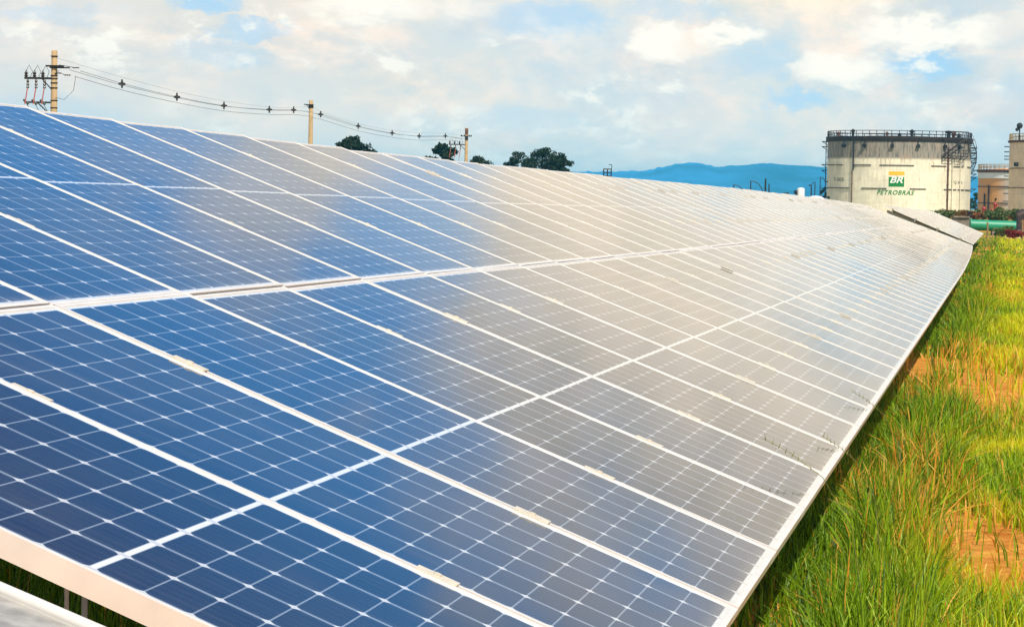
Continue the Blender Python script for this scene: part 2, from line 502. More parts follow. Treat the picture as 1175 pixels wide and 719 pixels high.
def panel_material():
    m = bpy.data.materials.new('solar_glass_over_cells'); m.use_nodes = True
    t = NT(m.node_tree); b = t.n['Principled BSDF']
    pos = t.node('ShaderNodeTexCoord').outputs['Object']
    x, y, z = t.sep(pos)
    CW, CH, G = .1588, .0817, .0030
    x0 = -3 * CW
    ax = t.m('DIVIDE', t.m('SUBTRACT', x, x0), CW)
    # rows: ten below the middle, ten above it
    yh = t.m('SUBTRACT', t.m('ABSOLUTE', t.m('SUBTRACT', y, PL / 2)), .0055)
    ay = t.m('DIVIDE', yh, CH)
    def edge(a, n, size):
        fr_ = t.m('FRACT', a)
        d = t.m('MINIMUM', fr_, t.m('SUBTRACT', 1.0, fr_))          # distance to a cell border, in cells
        return t.m('MULTIPLY', d, size)
    dx = edge(ax, 6, CW); dy = edge(ay, 10, CH)
    inx = t.m('MULTIPLY', t.m('GREATER_THAN', ax, 0.0), t.m('LESS_THAN', ax, 6.0))
    iny = t.m('MULTIPLY', t.m('GREATER_THAN', ay, 0.0), t.m('LESS_THAN', ay, 10.0))
    cell = t.m('MULTIPLY', t.m('GREATER_THAN', dx, .0062), t.m('GREATER_THAN', dy, .0017))
    cell = t.m('MULTIPLY', cell, t.m('GREATER_THAN', t.m('ADD', dx, dy), .0125))
    cell = t.m('MULTIPLY', cell, t.m('MULTIPLY', inx, iny))
    # fine busbars along the cell
    bb = t.m('LESS_THAN', t.m('ABSOLUTE', t.m('SUBTRACT', t.m('FRACT', t.m('MULTIPLY', ax, 5.0)), .5)), .02)
    info = t.node('ShaderNodeObjectInfo').outputs['Random']
    wn = t.node('ShaderNodeTexWhiteNoise', noise_dimensions='4D')
    t.l.new(t.comb(t.m('FLOOR', ax), t.m('FLOOR', ay), t.m('GREATER_THAN', y, PL / 2)), wn.inputs['Vector'])
    t.l.new(info, wn.inputs['W'])
    k = t.m('ADD', .80, t.m('MULTIPLY', wn.outputs['Value'], .4))
    nz = t.noise(pos, 90, 2, .7).outputs[0]
    k = t.m('MULTIPLY', k, t.m('ADD', .75, t.m('MULTIPLY', nz, .5)))
    k = t.m('MULTIPLY', k, t.m('ADD', .6, t.m('MULTIPLY', info, .8)))
    sc = t.node('ShaderNodeVectorMath', operation='SCALE')
    sc.inputs[0].default_value = (.0010, .011, .036); t.l.new(k, sc.inputs['Scale'])
    cellc = t.mix(t.m('MULTIPLY', bb, .13), sc.outputs[0], (.35, .38, .42))
    sheet = t.mix(t.m('MULTIPLY', inx, iny), (.66, .67, .67), (.17, .21, .27))
    sheet = t.mix(t.m('LESS_THAN', t.m('ADD', dx, dy), .0125), sheet, (.50, .52, .55))
    c = t.mix(cell, sheet, cellc)
    # thin uneven dust
    dz = t.noise(t.node('ShaderNodeNewGeometry').outputs['Position'], 1.1, 6, .65).outputs[0]
    sx = t.noise(t.comb(t.m('MULTIPLY', x, 26), t.m('MULTIPLY', y, 1.6), t.m('MULTIPLY', info, 40)), 1.0, 5, .7).outputs[0]
    c = t.mix(t.m('ADD', t.m('MULTIPLY', t.ramp(dz, .45, .8), .02), t.m('MULTIPLY', t.ramp(sx, .56, .8), .04)), c, (.46, .42, .34))
    low = t.m('MULTIPLY', t.m('SUBTRACT', 1.0, t.ramp(y, .014, .06)), t.ramp(sx, .3, .6))
    c = t.mix(t.m('MULTIPLY', low, .35), c, (.40, .36, .28))
    vor = t.node('ShaderNodeTexVoronoi', feature='F1'); t.l.new(t.comb(x, y, t.m('MULTIPLY', info, 9)), vor.inputs['Vector']); vor.inputs['Scale'].default_value = 2.6
    vs_ = t.m('MULTIPLY', t.m('SUBTRACT', 1.0, t.ramp(t.m('ADD', vor.outputs['Distance'], t.m('MULTIPLY', nz, .03)), .018, .05)), t.m('GREATER_THAN', t.sep(vor.outputs['Color'])[0], .80))
    c = t.mix(t.m('MULTIPLY', vs_, .8), c, (.55, .53, .46))
    t.l.new(c, b.inputs['Base Color'])
    b.inputs['IOR'].default_value = 1.47
    rr = t.m('ADD', .05, t.m('ADD', t.m('MULTIPLY', t.ramp(dz, .35, .75), .05), t.m('MULTIPLY', t.m('ADD', vs_, t.ramp(sx, .56, .8)), .08)))
    t.l.new(rr, b.inputs['Roughness'])
    # thin film of dust: the more glancing the view, the more of it lies in the line of sight
    ge = t.node('ShaderNodeNewGeometry')
    dp = t.node('ShaderNodeVectorMath', operation='DOT_PRODUCT')
    t.l.new(ge.outputs['Normal'], dp.inputs[0]); t.l.new(ge.outputs['Incoming'], dp.inputs[1])
    cosv = t.m('MAXIMUM', t.m('ABSOLUTE', dp.outputs['Value']), .02)
    tau = t.m('ADD', .0036, t.m('MULTIPLY', t.m('ADD', t.ramp(dz, .35, .75), t.ramp(sx, .5, .8)), .0045))
    cover = t.m('SUBTRACT', 1.0, t.m('EXPONENT', t.m('MULTIPLY', t.m('DIVIDE', tau, cosv), -1.0)))
    dust = t.node('ShaderNodeBsdfDiffuse'); dust.inputs[0].default_value = (.56, .47, .34, 1)
    mx = t.node('ShaderNodeMixShader'); t.l.new(cover, mx.inputs[0])
    t.l.new(b.outputs[0], mx.inputs[1]); t.l.new(dust.outputs[0], mx.inputs[2])
    t.l.new(mx.outputs[0], t.n['Material Output'].inputs[0])
    return m


M_glass = panel_material()


def panel_meshes():
    mb = MB()
    h, lip, w = .040, .013, PW / 2
    # frame: two long bars and two short ones butted between them, each with a small top lip
    for s in (-1, 1):
        a, b = sorted((s * w, s * (w - lip)))
        mb.box(a, b, 0, PL, -h, 0)
        a, b = sorted((s * (w - lip), s * (w - .032)))
        mb.box(a, b, lip, PL - lip, -h, -h + .002)
    mb.box(-w + lip, w - lip, 0, lip, -h, -.0004)
    mb.box(-w + lip, w - lip, PL - lip, PL, -h, -.0004)
    fr = mb.build('frame', M_alu)
    g = MB(); g.box(-w + lip, w - lip, lip, PL - lip, -.007, -.0025)
    gl = g.build('glass', M_glass)
    cs = []
    for y in (.497, 1.348):
        c = MB()
        c.box(-w - GAP - .012, -w + .012, y - .042, y + .042, .0005, .0045)
        c.box(-w - GAP + .002, -w - .002, y - .036, y + .036, -.04, .0005)
        c.lathe([(.0001, .0085), (.008, .0085), (.0085, .0045)], 8, (-w - GAP / 2, y, 0))
        cs.append(c.build('clamp', M_clamp))
    return fr, gl, cs


def ordinal(n):
    return '%d%s' % (n, 'th' if 10 <= n % 100 <= 20 else {1: 'st', 2: 'nd', 3: 'rd'}.get(n % 10, 'th'))


FR, GL, CLS = panel_meshes()
first = [True]


def put_panels(fr, nk, where, group, jit):
    for k in range(nk):
        for row in (0, 1):
            u = (k + .5) * PITCH
            o, ud, v, n = basis(fr, u)
            o = o + v * (row * (PL + ROWGAP))
            root = bpy.data.objects.new('solar_panel', None)
            COL.objects.link(root)
            M = Matrix(((ud.x, v.x, n.x, o.x), (ud.y, v.y, n.y, o.y), (ud.z, v.z, n.z, o.z), (0, 0, 0, 1)))
            J = Matrix.Rotation(random.gauss(0, jit), 4, 'X') @ Matrix.Rotation(random.gauss(0, jit), 4, 'Y')
            root.matrix_world = M @ J
            tag(root, '%s solar panel from the near end, %s row of the %s' % (ordinal(k + 1), ('lower', 'upper')[row], where), 'solar panel', group)
            parts = [FR, GL] + CLS
            for q in parts:
                if first[0]: c = q
                else:
                    c = q.copy(); COL.objects.link(c)
                c.parent = root
            first[0] = False


put_panels(frame1, NK1, 'long front array', 'solar panels of the long front array', .0016)
put_panels(frame2, NK2, 'short array behind', 'solar panels of the array behind', .0009)


def rack(fr, nk, label, ends):
    u_end = nk * PITCH
    o0, ud, v, n = basis(fr, 0)
    root = empty('mounting_rack', Vector((o0.x, o0.y, g1(o0.x, o0.y))))
    tag(root, label, 'solar rack', None)
    inv = Matrix.Translation(-root.location)
    for vv in (.5, 1.35, 2.2, 3.05):
        mb = MB(); us = np.linspace(.02, u_end - .02, nk // 2)
        ring = []
        for u in us:
            o, ud, v, n = basis(fr, float(u))
            for a, b in ((-.025, -.043), (.025, -.043), (.025, -.115), (-.025, -.115)):
                ring.append(inv @ (o + v * (vv + a) + n * b))
        m = len(us)
        mb.add(ring, [(4 * i + k, 4 * i + (k + 1) % 4, 4 * i + 4 + (k + 1) % 4, 4 * i + 4 + k) for i in range(m - 1) for k in range(4)] + [(0, 1, 2, 3), tuple(4 * (m - 1) + k for k in (3, 2, 1, 0))])
        mb.build('purlin', M_galv, root)
    n_sup = int(u_end / 4.2)
    for i in range(n_sup + 1):
        u = .75 + i * (u_end - 1.5) / n_sup
        o, ud, v, n = basis(fr, u)
        M = Matrix(((ud.x, v.x, n.x, o.x), (ud.y, v.y, n.y, o.y), (ud.z, v.z, n.z, o.z), (0, 0, 0, 1)))
        mb = MB(); mb.box(-.035, .035, .15, 3.25, -.21, -.117, inv @ M)
        mb.build('rafter', M_galv, root)
        for vv in (.62, 2.75):
            c = o + v * vv - n * .2
            g = g1(c.x, c.y)
            mb = MB(); mb.box(c.x - .05, c.x + .05, c.y - .035, c.y + .035, g - .15, c.z, inv)
            mb.build('post', M_galv, root)
    return root


rack(frame1, NK1, 'galvanised steel rack of posts and purlins holding up the long front array', None)
rack(frame2, NK2, 'galvanised steel rack holding up the short array behind the front one', None)


# ---- galvanised tray in the near left corner
def make_tray():
    A = at(-120, 596, 3.55); B = at(190, 733, 3.25)
    A = at(-200, 592, 3.72); B = at(260, 791, 3.16)
    d = (B - A).normalized()
    side = Vector((-U0.x, -U0.y, 0)).normalized()
    side = (side - d * side.dot(d)).normalized()
    up = d.cross(side)
    if up.z < 0: up = -up
    root = empty('cable_tray', A)
    tag(root, 'grey galvanised steel cable tray crossing the near left corner below the panels', 'cable tray')
    L = (B - A).length
    M = Matrix(((d.x, side.x, up.x, 0), (d.y, side.y, up.y, 0), (d.z, side.z, up.z, 0), (0, 0, 0, 1)))
    mb = MB(); mb.box(0, L, 0, .45, -.12, -.006, M)
    mb.build('lid', M_tray, root)
    mb = MB(); mb.box(0, L, -.022, -.001, -.14, .0, M)
    mb.tube([M @ Vector((0, -.010, .0)), M @ Vector((L, -.010, .0))], .0095, 12)
    mb.build('rim', M_alu, root, True)
    for t_ in (.25, .7):
        p = A + d * (L * t_) + side * .2
        mb = MB(); mb.tube([(p.x - A.x, p.y - A.y, -A.z - .1), (p.x - A.x, p.y - A.y, p.z - A.z - .12)], .03, 8)
        mb.build('leg', M_galv, root)


make_tray()
for i, px in enumerate((78, 98)):
    Y = 6.6 + .3 * i
    p = at(px, 640, Y); g = g1(p.x, Y); H = min(p.z - g, 1.6)
    mb = MB(); w = (.0035, .0075)[i]
    mb.box(-w, w, -w, w, -.15, H)
    if i == 0: mb.box(-w * 2.2, -w, -w * .2, w * .2, -.15, H)
    else: mb.tube([(0, 0, H - .01), (0, 0, H + .02)], w * 1.5, 8)
    o = mb.build('stake', M_galv)
    o.location = (p.x, Y, g)
    tag(o, ['thin galvanised angle stake standing in dark grass under the near end', 'thicker round topped stake standing in dark grass under the near end'][i], 'stake', 'stakes under the near end')


# ------------------------------------------------------------------ grass
def table_edge_x(y):
    return .1425 + .1806 * (y - 3.866)


def make_grass():
    V = []; DR = []; NEAR = []
    def patch(n, ylo, yhi, x_of, hmean, wblade, ypow=1.0, lean=.35, tallfn=None):
        y = ylo + (yhi - ylo) * rng.random(n) ** ypow
        a, b = x_of(y)
        x = a + (b - a) * rng.random(n)
        # bare places
        keep = np.ones(n, bool); dry = np.full(n, .05)
        for (cx, cy, rx, ry, thin) in BARE:
            q = ((x - cx) / rx) ** 2 + ((y - cy) / ry) ** 2 + .9 * (np.sin(x * 3.1 + cy) * np.sin(y * 1.3 + cx)) * .5 + rng.normal(0, .18, n)
            ins = q < 1
            keep &= ~(ins & (rng.random(n) < thin))
            dry = np.where(q < 1.7, .30, dry)
        cl = .5 + .5 * np.sin(x * 2.3 + 1.7 * np.sin(y * .9)) * np.sin(y * 1.15 + 2 * np.sin(x * 1.4))
        h = hmean * (.5 + .8 * cl) * rng.uniform(.55, 1.3, n)
        e = x - table_edge_x(y)
        h = h * np.where(e < .35, 1.5, 1.0) * np.where(e < .9, 1.2, .85)
        h = np.where(e < .6, np.minimum(h, .43), h)
        h = np.where(dry > .3, h * .5, h)
        h = np.where((e < 0) & (e > -1.6), np.minimum(h * .55, .32), h)
        keep &= ~((e < -.05) & (e > -1.6) & (rng.random(n) < .6))
        x, y, h, dry = x[keep], y[keep], h[keep], dry[keep]
        n = len(x)
        dry = np.clip(dry + rng.normal(0, .03, n), 0, 1)
        ang = rng.random(n) * 2 * PI
        ln = np.abs(rng.normal(0, lean, n)) * h + .04 * h
        dx, dy = np.cos(ang) * ln, np.sin(ang) * ln
        w = wblade * rng.uniform(.5, 1.4, n)
        broad = rng.random(n) < .035
        w = np.where(broad, w * 3.0, w); h = np.where(broad, h * .7, h)
        wild = rng.random(n) < .10
        dx, dy = np.where(wild, dx * 2.6, dx), np.where(wild, dy * 2.6, dy)
        wa = rng.normal(0, .6, n)                       # blades mostly turn their width sideways to us
        wx, wy = np.cos(wa) * w, np.sin(wa) * w
        z0 = gz(x, y) - .02
        pts = []
        for s, k in ((0, 1.), (.45, .85), (.8, .5), (1., 0.)):
            b_ = s ** 2
            cx, cy, cz = x + dx * b_, y + dy * b_, z0 + h * (s - .35 * (ln / np.maximum(h, .01)) * b_)
            if k > 0:
                pts += [np.stack([cx - wx * k, cy - wy * k, cz], 1), np.stack([cx + wx * k, cy + wy * k, cz], 1)]
            else:
                pts += [np.stack([cx, cy, cz], 1)]
        V.append(np.stack(pts, 1)); DR.append(dry); NEAR.append(np.clip(1.0 - (x - table_edge_x(y)) / .6 + rng.normal(0, .18, n), 0, 1))     # n,7,3
    edge = table_edge_x
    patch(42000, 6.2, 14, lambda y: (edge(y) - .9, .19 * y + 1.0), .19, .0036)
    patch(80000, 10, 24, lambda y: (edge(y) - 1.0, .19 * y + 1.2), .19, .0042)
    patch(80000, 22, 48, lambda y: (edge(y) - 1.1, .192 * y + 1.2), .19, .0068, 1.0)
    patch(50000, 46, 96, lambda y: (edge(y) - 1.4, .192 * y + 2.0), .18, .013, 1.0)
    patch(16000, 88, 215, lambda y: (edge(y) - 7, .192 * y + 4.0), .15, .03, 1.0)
    patch(30000, 6.0, 17, lambda y: (-.19 * y - .3, -.10 * y), .42, .004)
    # tall single stems that stand up past the lower edge of the panels
    V = np.concatenate(V); DR = np.concatenate(DR)
    n = len(V)
    vs = V.reshape(-1, 3)
    base = np.arange(n) * 7
    quads = np.stack([np.stack([base, base + 1, base + 3, base + 2], 1), np.stack([base + 2, base + 3, base + 5, base + 4], 1)], 1).reshape(n, 8)
    tri = np.stack([base + 4, base + 5, base + 6], 1)
    loops = np.concatenate([quads, tri], 1).ravel()
    tot = np.tile([4, 4, 3], n)
    start = np.concatenate([[0], np.cumsum(tot)[:-1]])
    me = bpy.data.meshes.new('grass')
    me.vertices.add(len(vs)); me.vertices.foreach_set('co', vs.ravel())
    me.loops.add(len(loops)); me.loops.foreach_set('vertex_index', loops.astype(np.int32))
    me.polygons.add(len(tot)); me.polygons.foreach_set('loop_start', start.astype(np.int32)); me.polygons.foreach_set('loop_total', tot.astype(np.int32))
    me.update(calc_edges=True)
    a = me.attributes.new('near_edge', 'FLOAT', 'POINT')
    a.data.foreach_set('value', np.repeat(np.concatenate(NEAR), 7).astype(np.float32))
    a = me.attributes.new('dry', 'FLOAT', 'POINT')
    a.data.foreach_set('value', np.repeat(DR, 7).astype(np.float32))
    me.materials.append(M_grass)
    o = bpy.data.objects.new('grass', me); COL.objects.link(o)
    tag(o, 'long green and yellow grass growing beside and under the panels', 'grass', None, 'stuff')


def on_ground(px, py):
    d = R_ * (px - 587.5) + D_ * (py - 359.5) + F_ * F
    t = CAMZ / -d.z
    for _ in range(8):
        p = CAM + d * t
        t = (CAMZ - g1(p.x, p.y)) / -d.z
    return CAM + d * t


BARE = []
for (px, py, rx, ry, th) in ((1132, 637, .42, 1.9, .98), (1152, 448, .90, 4.4, .975), (1140, 300, .8, 9, .97), (1160, 350, .5, 5, .7), (1050, 575, .25, .8, .6), (1135, 272, 2.6, 14, .85), (1095, 470, .25, 2.0, .5)):
    p = on_ground(px, py); BARE.append((p.x, p.y, rx, ry, th))
make_grass()


# seed stems leaning over the lower edge
M_seed = leaf_mat('seed_stem_straw', (.30, .26, .07), (.20, .24, .04))
for i, (px, py, Y) in enumerate(((876, 503, 8.5), (977, 448, 12.0), (943, 500, 9.8))):
    b = Vector((table_edge_x(Y) + .15, Y + .05, 0)); b.z = g1(b.x, b.y)
    tip = at(px, py, Y)
    mb = MB()
    pts = []
    for q_ in (0, .25, .5, .75, .9, 1):
        p = Vector((0, 0, 0)).lerp(tip - b, q_)
        p.x = (tip - b).x * q_ ** 3; p.z += .10 * math.sin(q_ * PI)
        pts.append(p)
    mb.tube(pts, [.0022, .0020, .0016, .0012, .001, .0006], 5)
    for q_ in np.linspace(.80, .99, 8):
        q = pts[3].lerp(pts[5], (q_ - .75) / .25)
        mb.tube([q, q + Vector((random.uniform(-.012, .012), random.uniform(-.012, .012), .02))], [.0018, .0003], 4)
    o = mb.build('seed_stem', M_seed); o.location = b
    tag(o, ['dry grass seed stem nearest the camera leaning over the lower panel edge', 'farthest dry seed stem standing above the lower panel edge',
            'middle one of three seed stems leaning over the lower panel edge'][i], 'grass stem', 'seed stems at the panel edge')


# ------------------------------------------------------------------ trees
def leaves(mb_pts, size, flat=.5):
    """leaf-sized quads at given points as arrays"""
    n = len(mb_pts)
    a = rng.normal(size=(n, 3)); a /= np.linalg.norm(a, axis=1)[:, None]
    b = np.cross(a, rng.normal(size=(n, 3))); b /= np.linalg.norm(b, axis=1)[:, None]
    s = (size * rng.uniform(.5, 1.4, n))[:, None]
    p = mb_pts
    return np.stack([p - a * s, p - b * s * flat, p + a * s, p + b * s * flat], 1)


def tree(name, base, h, w, label, cat, group, m, trunk_frac=.35, nclump=26, nleaf=120, leaf=.16, lop=0.0, low=False):
    root = empty(name, base)
    tag(root, label, cat, group)
    mb = MB()
    th = h * trunk_frac
    r0 = max(.12, h * .025)
    mb.tube([(0, 0, -.2), (.04 * h * .3, 0, th * .5), (.02 * h, 0, th), (0, 0, h * .72)], [r0, r0 * .85, r0 * .7, r0 * .2], 8)
    cs = []
    for i in range(nclump):
        z = random.uniform(0, 1)
        env = math.sqrt(max(0.05, 1 - (2 * z - .85) ** 2 if z > .42 else 1 - (.9 - 1.7 * z) ** 2 * .7))
        a = random.uniform(0, 2 * PI); r = w / 2 * env * math.sqrt(random.uniform(.05, 1)) * .92
        c = Vector((math.cos(a) * r + lop * z * w, math.sin(a) * r, th + (h - th) * (z * .9 + .04)))
        cs.append((c, random.uniform(.09, .15) * w))
        if i % 3 == 0:
            s = Vector((.02 * h, 0, th * random.uniform(.75, 1.1)))
            mb.tube([s, s.lerp(c, .5) + Vector((0, 0, .05 * h)), c], [r0 * .45, r0 * .28, r0 * .1], 5)
    mb.build('trunk', M_bark, root, True)
    P = []
    for c, r in cs:
        d = rng.normal(size=(nleaf, 3)); d /= np.linalg.norm(d, axis=1)[:, None]
        rr = r * rng.random(nleaf)[:, None] ** .45
        P.append(np.array(c) + d * rr * np.array([1, 1, .72]))
    q = leaves(np.concatenate(P), leaf)
    me = bpy.data.meshes.new('crown')
    nq = len(q); me.vertices.add(nq * 4); me.vertices.foreach_set('co', q.ravel())
    me.loops.add(nq * 4); me.loops.foreach_set('vertex_index', np.arange(nq * 4, dtype=np.int32))
    me.polygons.add(nq); me.polygons.foreach_set('loop_start', np.arange(0, nq * 4, 4, dtype=np.int32)); me.polygons.foreach_set('loop_total', np.full(nq, 4, np.int32))
    me.update(calc_edges=True); me.materials.append(m)
    c = bpy.data.objects.new('crown', me); COL.objects.link(c); c.parent = root
    return root


def tree_px(x0, x1, ytop, Y, **k):
    """tree whose crown spans x0..x1 and tops out at ytop in the photo"""
    top = at((x0 + x1) / 2, ytop, Y)
    g = g1(top.x, Y)
    w = (x1 - x0) / F * Y
    return tree('tree', Vector((top.x, Y, g)), top.z - g, w, m=k.pop('m', M_leaf), cat='tree', **k)


tree_px(376, 431, 158.5, 300, label='low flat topped dark tree behind the panels, right of the middle pole', group='trees behind the panels', nclump=60, trunk_frac=.62)
tree_px(482, 534, 166.5, 330, label='spiky dark tree behind the panels, left of the farthest pole', group='trees behind the panels', nclump=34, trunk_frac=.45, leaf=.30)
tree_px(531, 571, 180.5, 330, label='small low dark tree top just right of the farthest pole', group='trees behind the panels', nclump=34, trunk_frac=.5)
tree_px(574, 620, 173, 340, label='rounded dark tree at the left of the clump of trees', group='trees behind the panels', nclump=48, trunk_frac=.3)
tree_px(598, 650, 167.5, 345, label='tallest dark tree in the middle of the clump of trees', group='trees behind the panels', nclump=56, trunk_frac=.3)
tree_px(622, 664, 176, 338, label='lower dark tree sloping down at the right of the clump', group='trees behind the panels', nclump=44, trunk_frac=.3)
tree_px(940, 951.5, 214, 430, label='narrow dark tree against the left side of the big tank', group='trees by the tanks', nclump=22, trunk_frac=.2)
tree_px(1111, 1128, 221, 600, label='green tree in the gap between the two tanks', group='trees by the tanks', nclump=30, trunk_frac=.2, m=M_leaf2, leaf=.22)


def shrub(px, py, Y, w, h, label, group, m, n=700):
    p = at(px, py, Y); g = g1(p.x, Y)
    root = empty('shrub', Vector((p.x, Y, g)))
    tag(root, label, 'shrub', group)
    mb = MB()
    for k in range(5):
        a = random.uniform(0, 2 * PI)
        mb.tube([(0, 0, -.1), (math.cos(a) * w * .15, math.sin(a) * w * .15, h * .4), (math.cos(a) * w * .3, math.sin(a) * w * .3, h * .8)], [.03, .02, .008], 5)
    mb.build('stem', M_bark, root)
    cs = [(random.uniform(-.42, .42) * w, random.uniform(-.3, .3) * w, random.uniform(.2, .85) * h, random.uniform(.12, .22) * w) for _ in range(16)]
    P = []
    for c in cs:
        d = rng.normal(size=(n // 16, 3)); d /= np.linalg.norm(d, axis=1)[:, None]
        P.append(np.array(c[:3]) + d * c[3] * rng.random(n // 16)[:, None] ** .5 * np.array([1, 1, .8 * min(1, h / w * 1.5)]))
    P = np.concatenate(P); P = P[P[:, 2] > 0]
    q = leaves(P, .11)
    nq = len(q)
    me = bpy.data.meshes.new('foliage')
    me.vertices.add(nq * 4); me.vertices.foreach_set('co', q.ravel())
    me.loops.add(nq * 4); me.loops.foreach_set('vertex_index', np.arange(nq * 4, dtype=np.int32))
    me.polygons.add(nq); me.polygons.foreach_set('loop_start', np.arange(0, nq * 4, 4, dtype=np.int32)); me.polygons.foreach_set('loop_total', np.full(nq, 4, np.int32))
    me.update(calc_edges=True); me.materials.append(m)
    c = bpy.data.objects.new('foliage', me); COL.objects.link(c); c.parent = root


M_bushr = leaf_mat('rusty_scrub', (.30, .07, .02), (.16, .12, .03))
M_bushred = leaf_mat('red_scrub', (.32, .03, .015), (.16, .02, .01))
NAMES = ['green', 'rust tinged', 'dark green', 'bright green', 'rusty red', 'yellowish', 'brownish green', 'dense green', 'loose green', 'mossy', 'reddish', 'tall green', 'olive', 'leafy green']
for i, (px, w, h, mm) in enumerate(((1032, 2.6, .9, 0), (1060, 2.2, .9, 0), (1078, 2.2, 1.0, 0), (1088, 2.0, 1.1, 0), (1100, 1.7, 1.0, 1), (1111, 1.8, 1.0, 0), (1119, 1.4, 1.0, 1), (1127, 1.8, 1.0, 0),
                                  (1136, 1.6, .95, 1), (1145, 2.2, 1.25, 0), (1154, 2.0, 1.4, 0), (1163, 1.8, 1.25, 0), (1172, 1.8, 1.1, 0), (1183, 2.0, 1.1, 0))):
    shrub(px, 246, 247 + (i % 3) * 3, w, h, '%s shrub on the bank before the tanks, %s from the left' % (NAMES[i], ordinal(i + 1)), 'shrubs on the bank before the tanks', (M_bush, M_bushr)[mm], 1000)
shrub(1163, 280, 190, 1.1, .65, 'dark red shrub at the foot of the dark pump block', 'shrubs by the pipe', M_bushred, 700)
shrub(1146, 270, 205, 1.0, .75, 'small green shrub on the sand below the green pipe', 'shrubs by the pipe', M_bush, 700)
shrub(1155, 268, 208, 1.1, .9, 'leafy shrub under the right end of the green pipe', 'shrubs by the pipe', M_bush, 700)
for i, px in enumerate((828, 836, 862, 876, 898, 906, 926)):
    p = at(px, (219, 219, 220, 221, 224, 223, 228)[i] - 3, 320)
    shrub(px, 230, 320, (1.2, 1.0, 1.1, .9, 2.4, 2.2, 1.6)[i], p.z - g1(p.x, 320) + .2, 'small dark bush showing above the panels, %s of the row from the left' % ordinal(i + 1), 'bushes showing above the panels', M_leaf, 700)

# ------------------------------------------------------------------ power poles, cables
POLES = [(62.5, 58, 130), (357, 115, 191), (535.5, 147, 262)]
PT = []


def catenary(a, b, sag, n=24):
    return [a.lerp(b, i / n) - Vector((0, 0, sag * 4 * (i / n) * (1 - i / n))) for i in range(n + 1)]


def fuse_rack(root, top_z, low_z, dx, spread, s=1.0):
    """side arms with three fuse cutouts and their leads"""
    mb = MB()
    mb.box(-dx, .1, -.05, .05, top_z - .05, top_z + .05)
    mb.box(-dx, .1, -.04, .04, low_z - .04, low_z + .04)
    mb.tube([(-.6, 0, top_z), (-.05, 0, top_z - .6)], .03, 5)
    mb.tube([(-.8, 0, low_z), (-.05, 0, low_z - .7)], .03, 5)
    mb.build('crossarm', M_black, root)
    for k in range(3):
        x = -dx + .08 + k * spread
        mb = MB()
        mb.lathe([(.03, -.1), (.09, -.05), (.05, 0), (.10, .06), (.05, .12), (.10, .18), (.05, .24), (.03, .32)], 10, (x, 0, top_z + .05))
        mb.lathe([(.03, -.55), (.08, -.5), (.04, -.42), (.08, -.36), (.04, -.28), (.07, -.2), (.03, -.1)], 10, (x + .1, -.1, top_z + .05))
        mb.build('insulator', M_porc, root, True)
        mb = MB(); mb.tube([(x + .1, -.12, top_z - .4), (x - .02, -.16, top_z - 1.25)], .028, 6)
        mb.build('fuse', M_red, root)
        mb = MB()
        mb.tube([(x - .02, -.16, top_z - 1.25), (x - .05, -.1, low_z + .1), (x + .3, -.1, low_z - .5)], .014, 5)
        mb.tube([(x, 0, top_z + .35), (x + .15, -.05, top_z + .62), (x + .32, -.08, top_z + .3), (x + .2, -.1, top_z)], .014, 5)
        mb.tube([(x - .1, -.1, low_z + .12), (x + .15, -.1, low_z - .1)], .06, 6)
        mb.build('lead', M_wire, root)


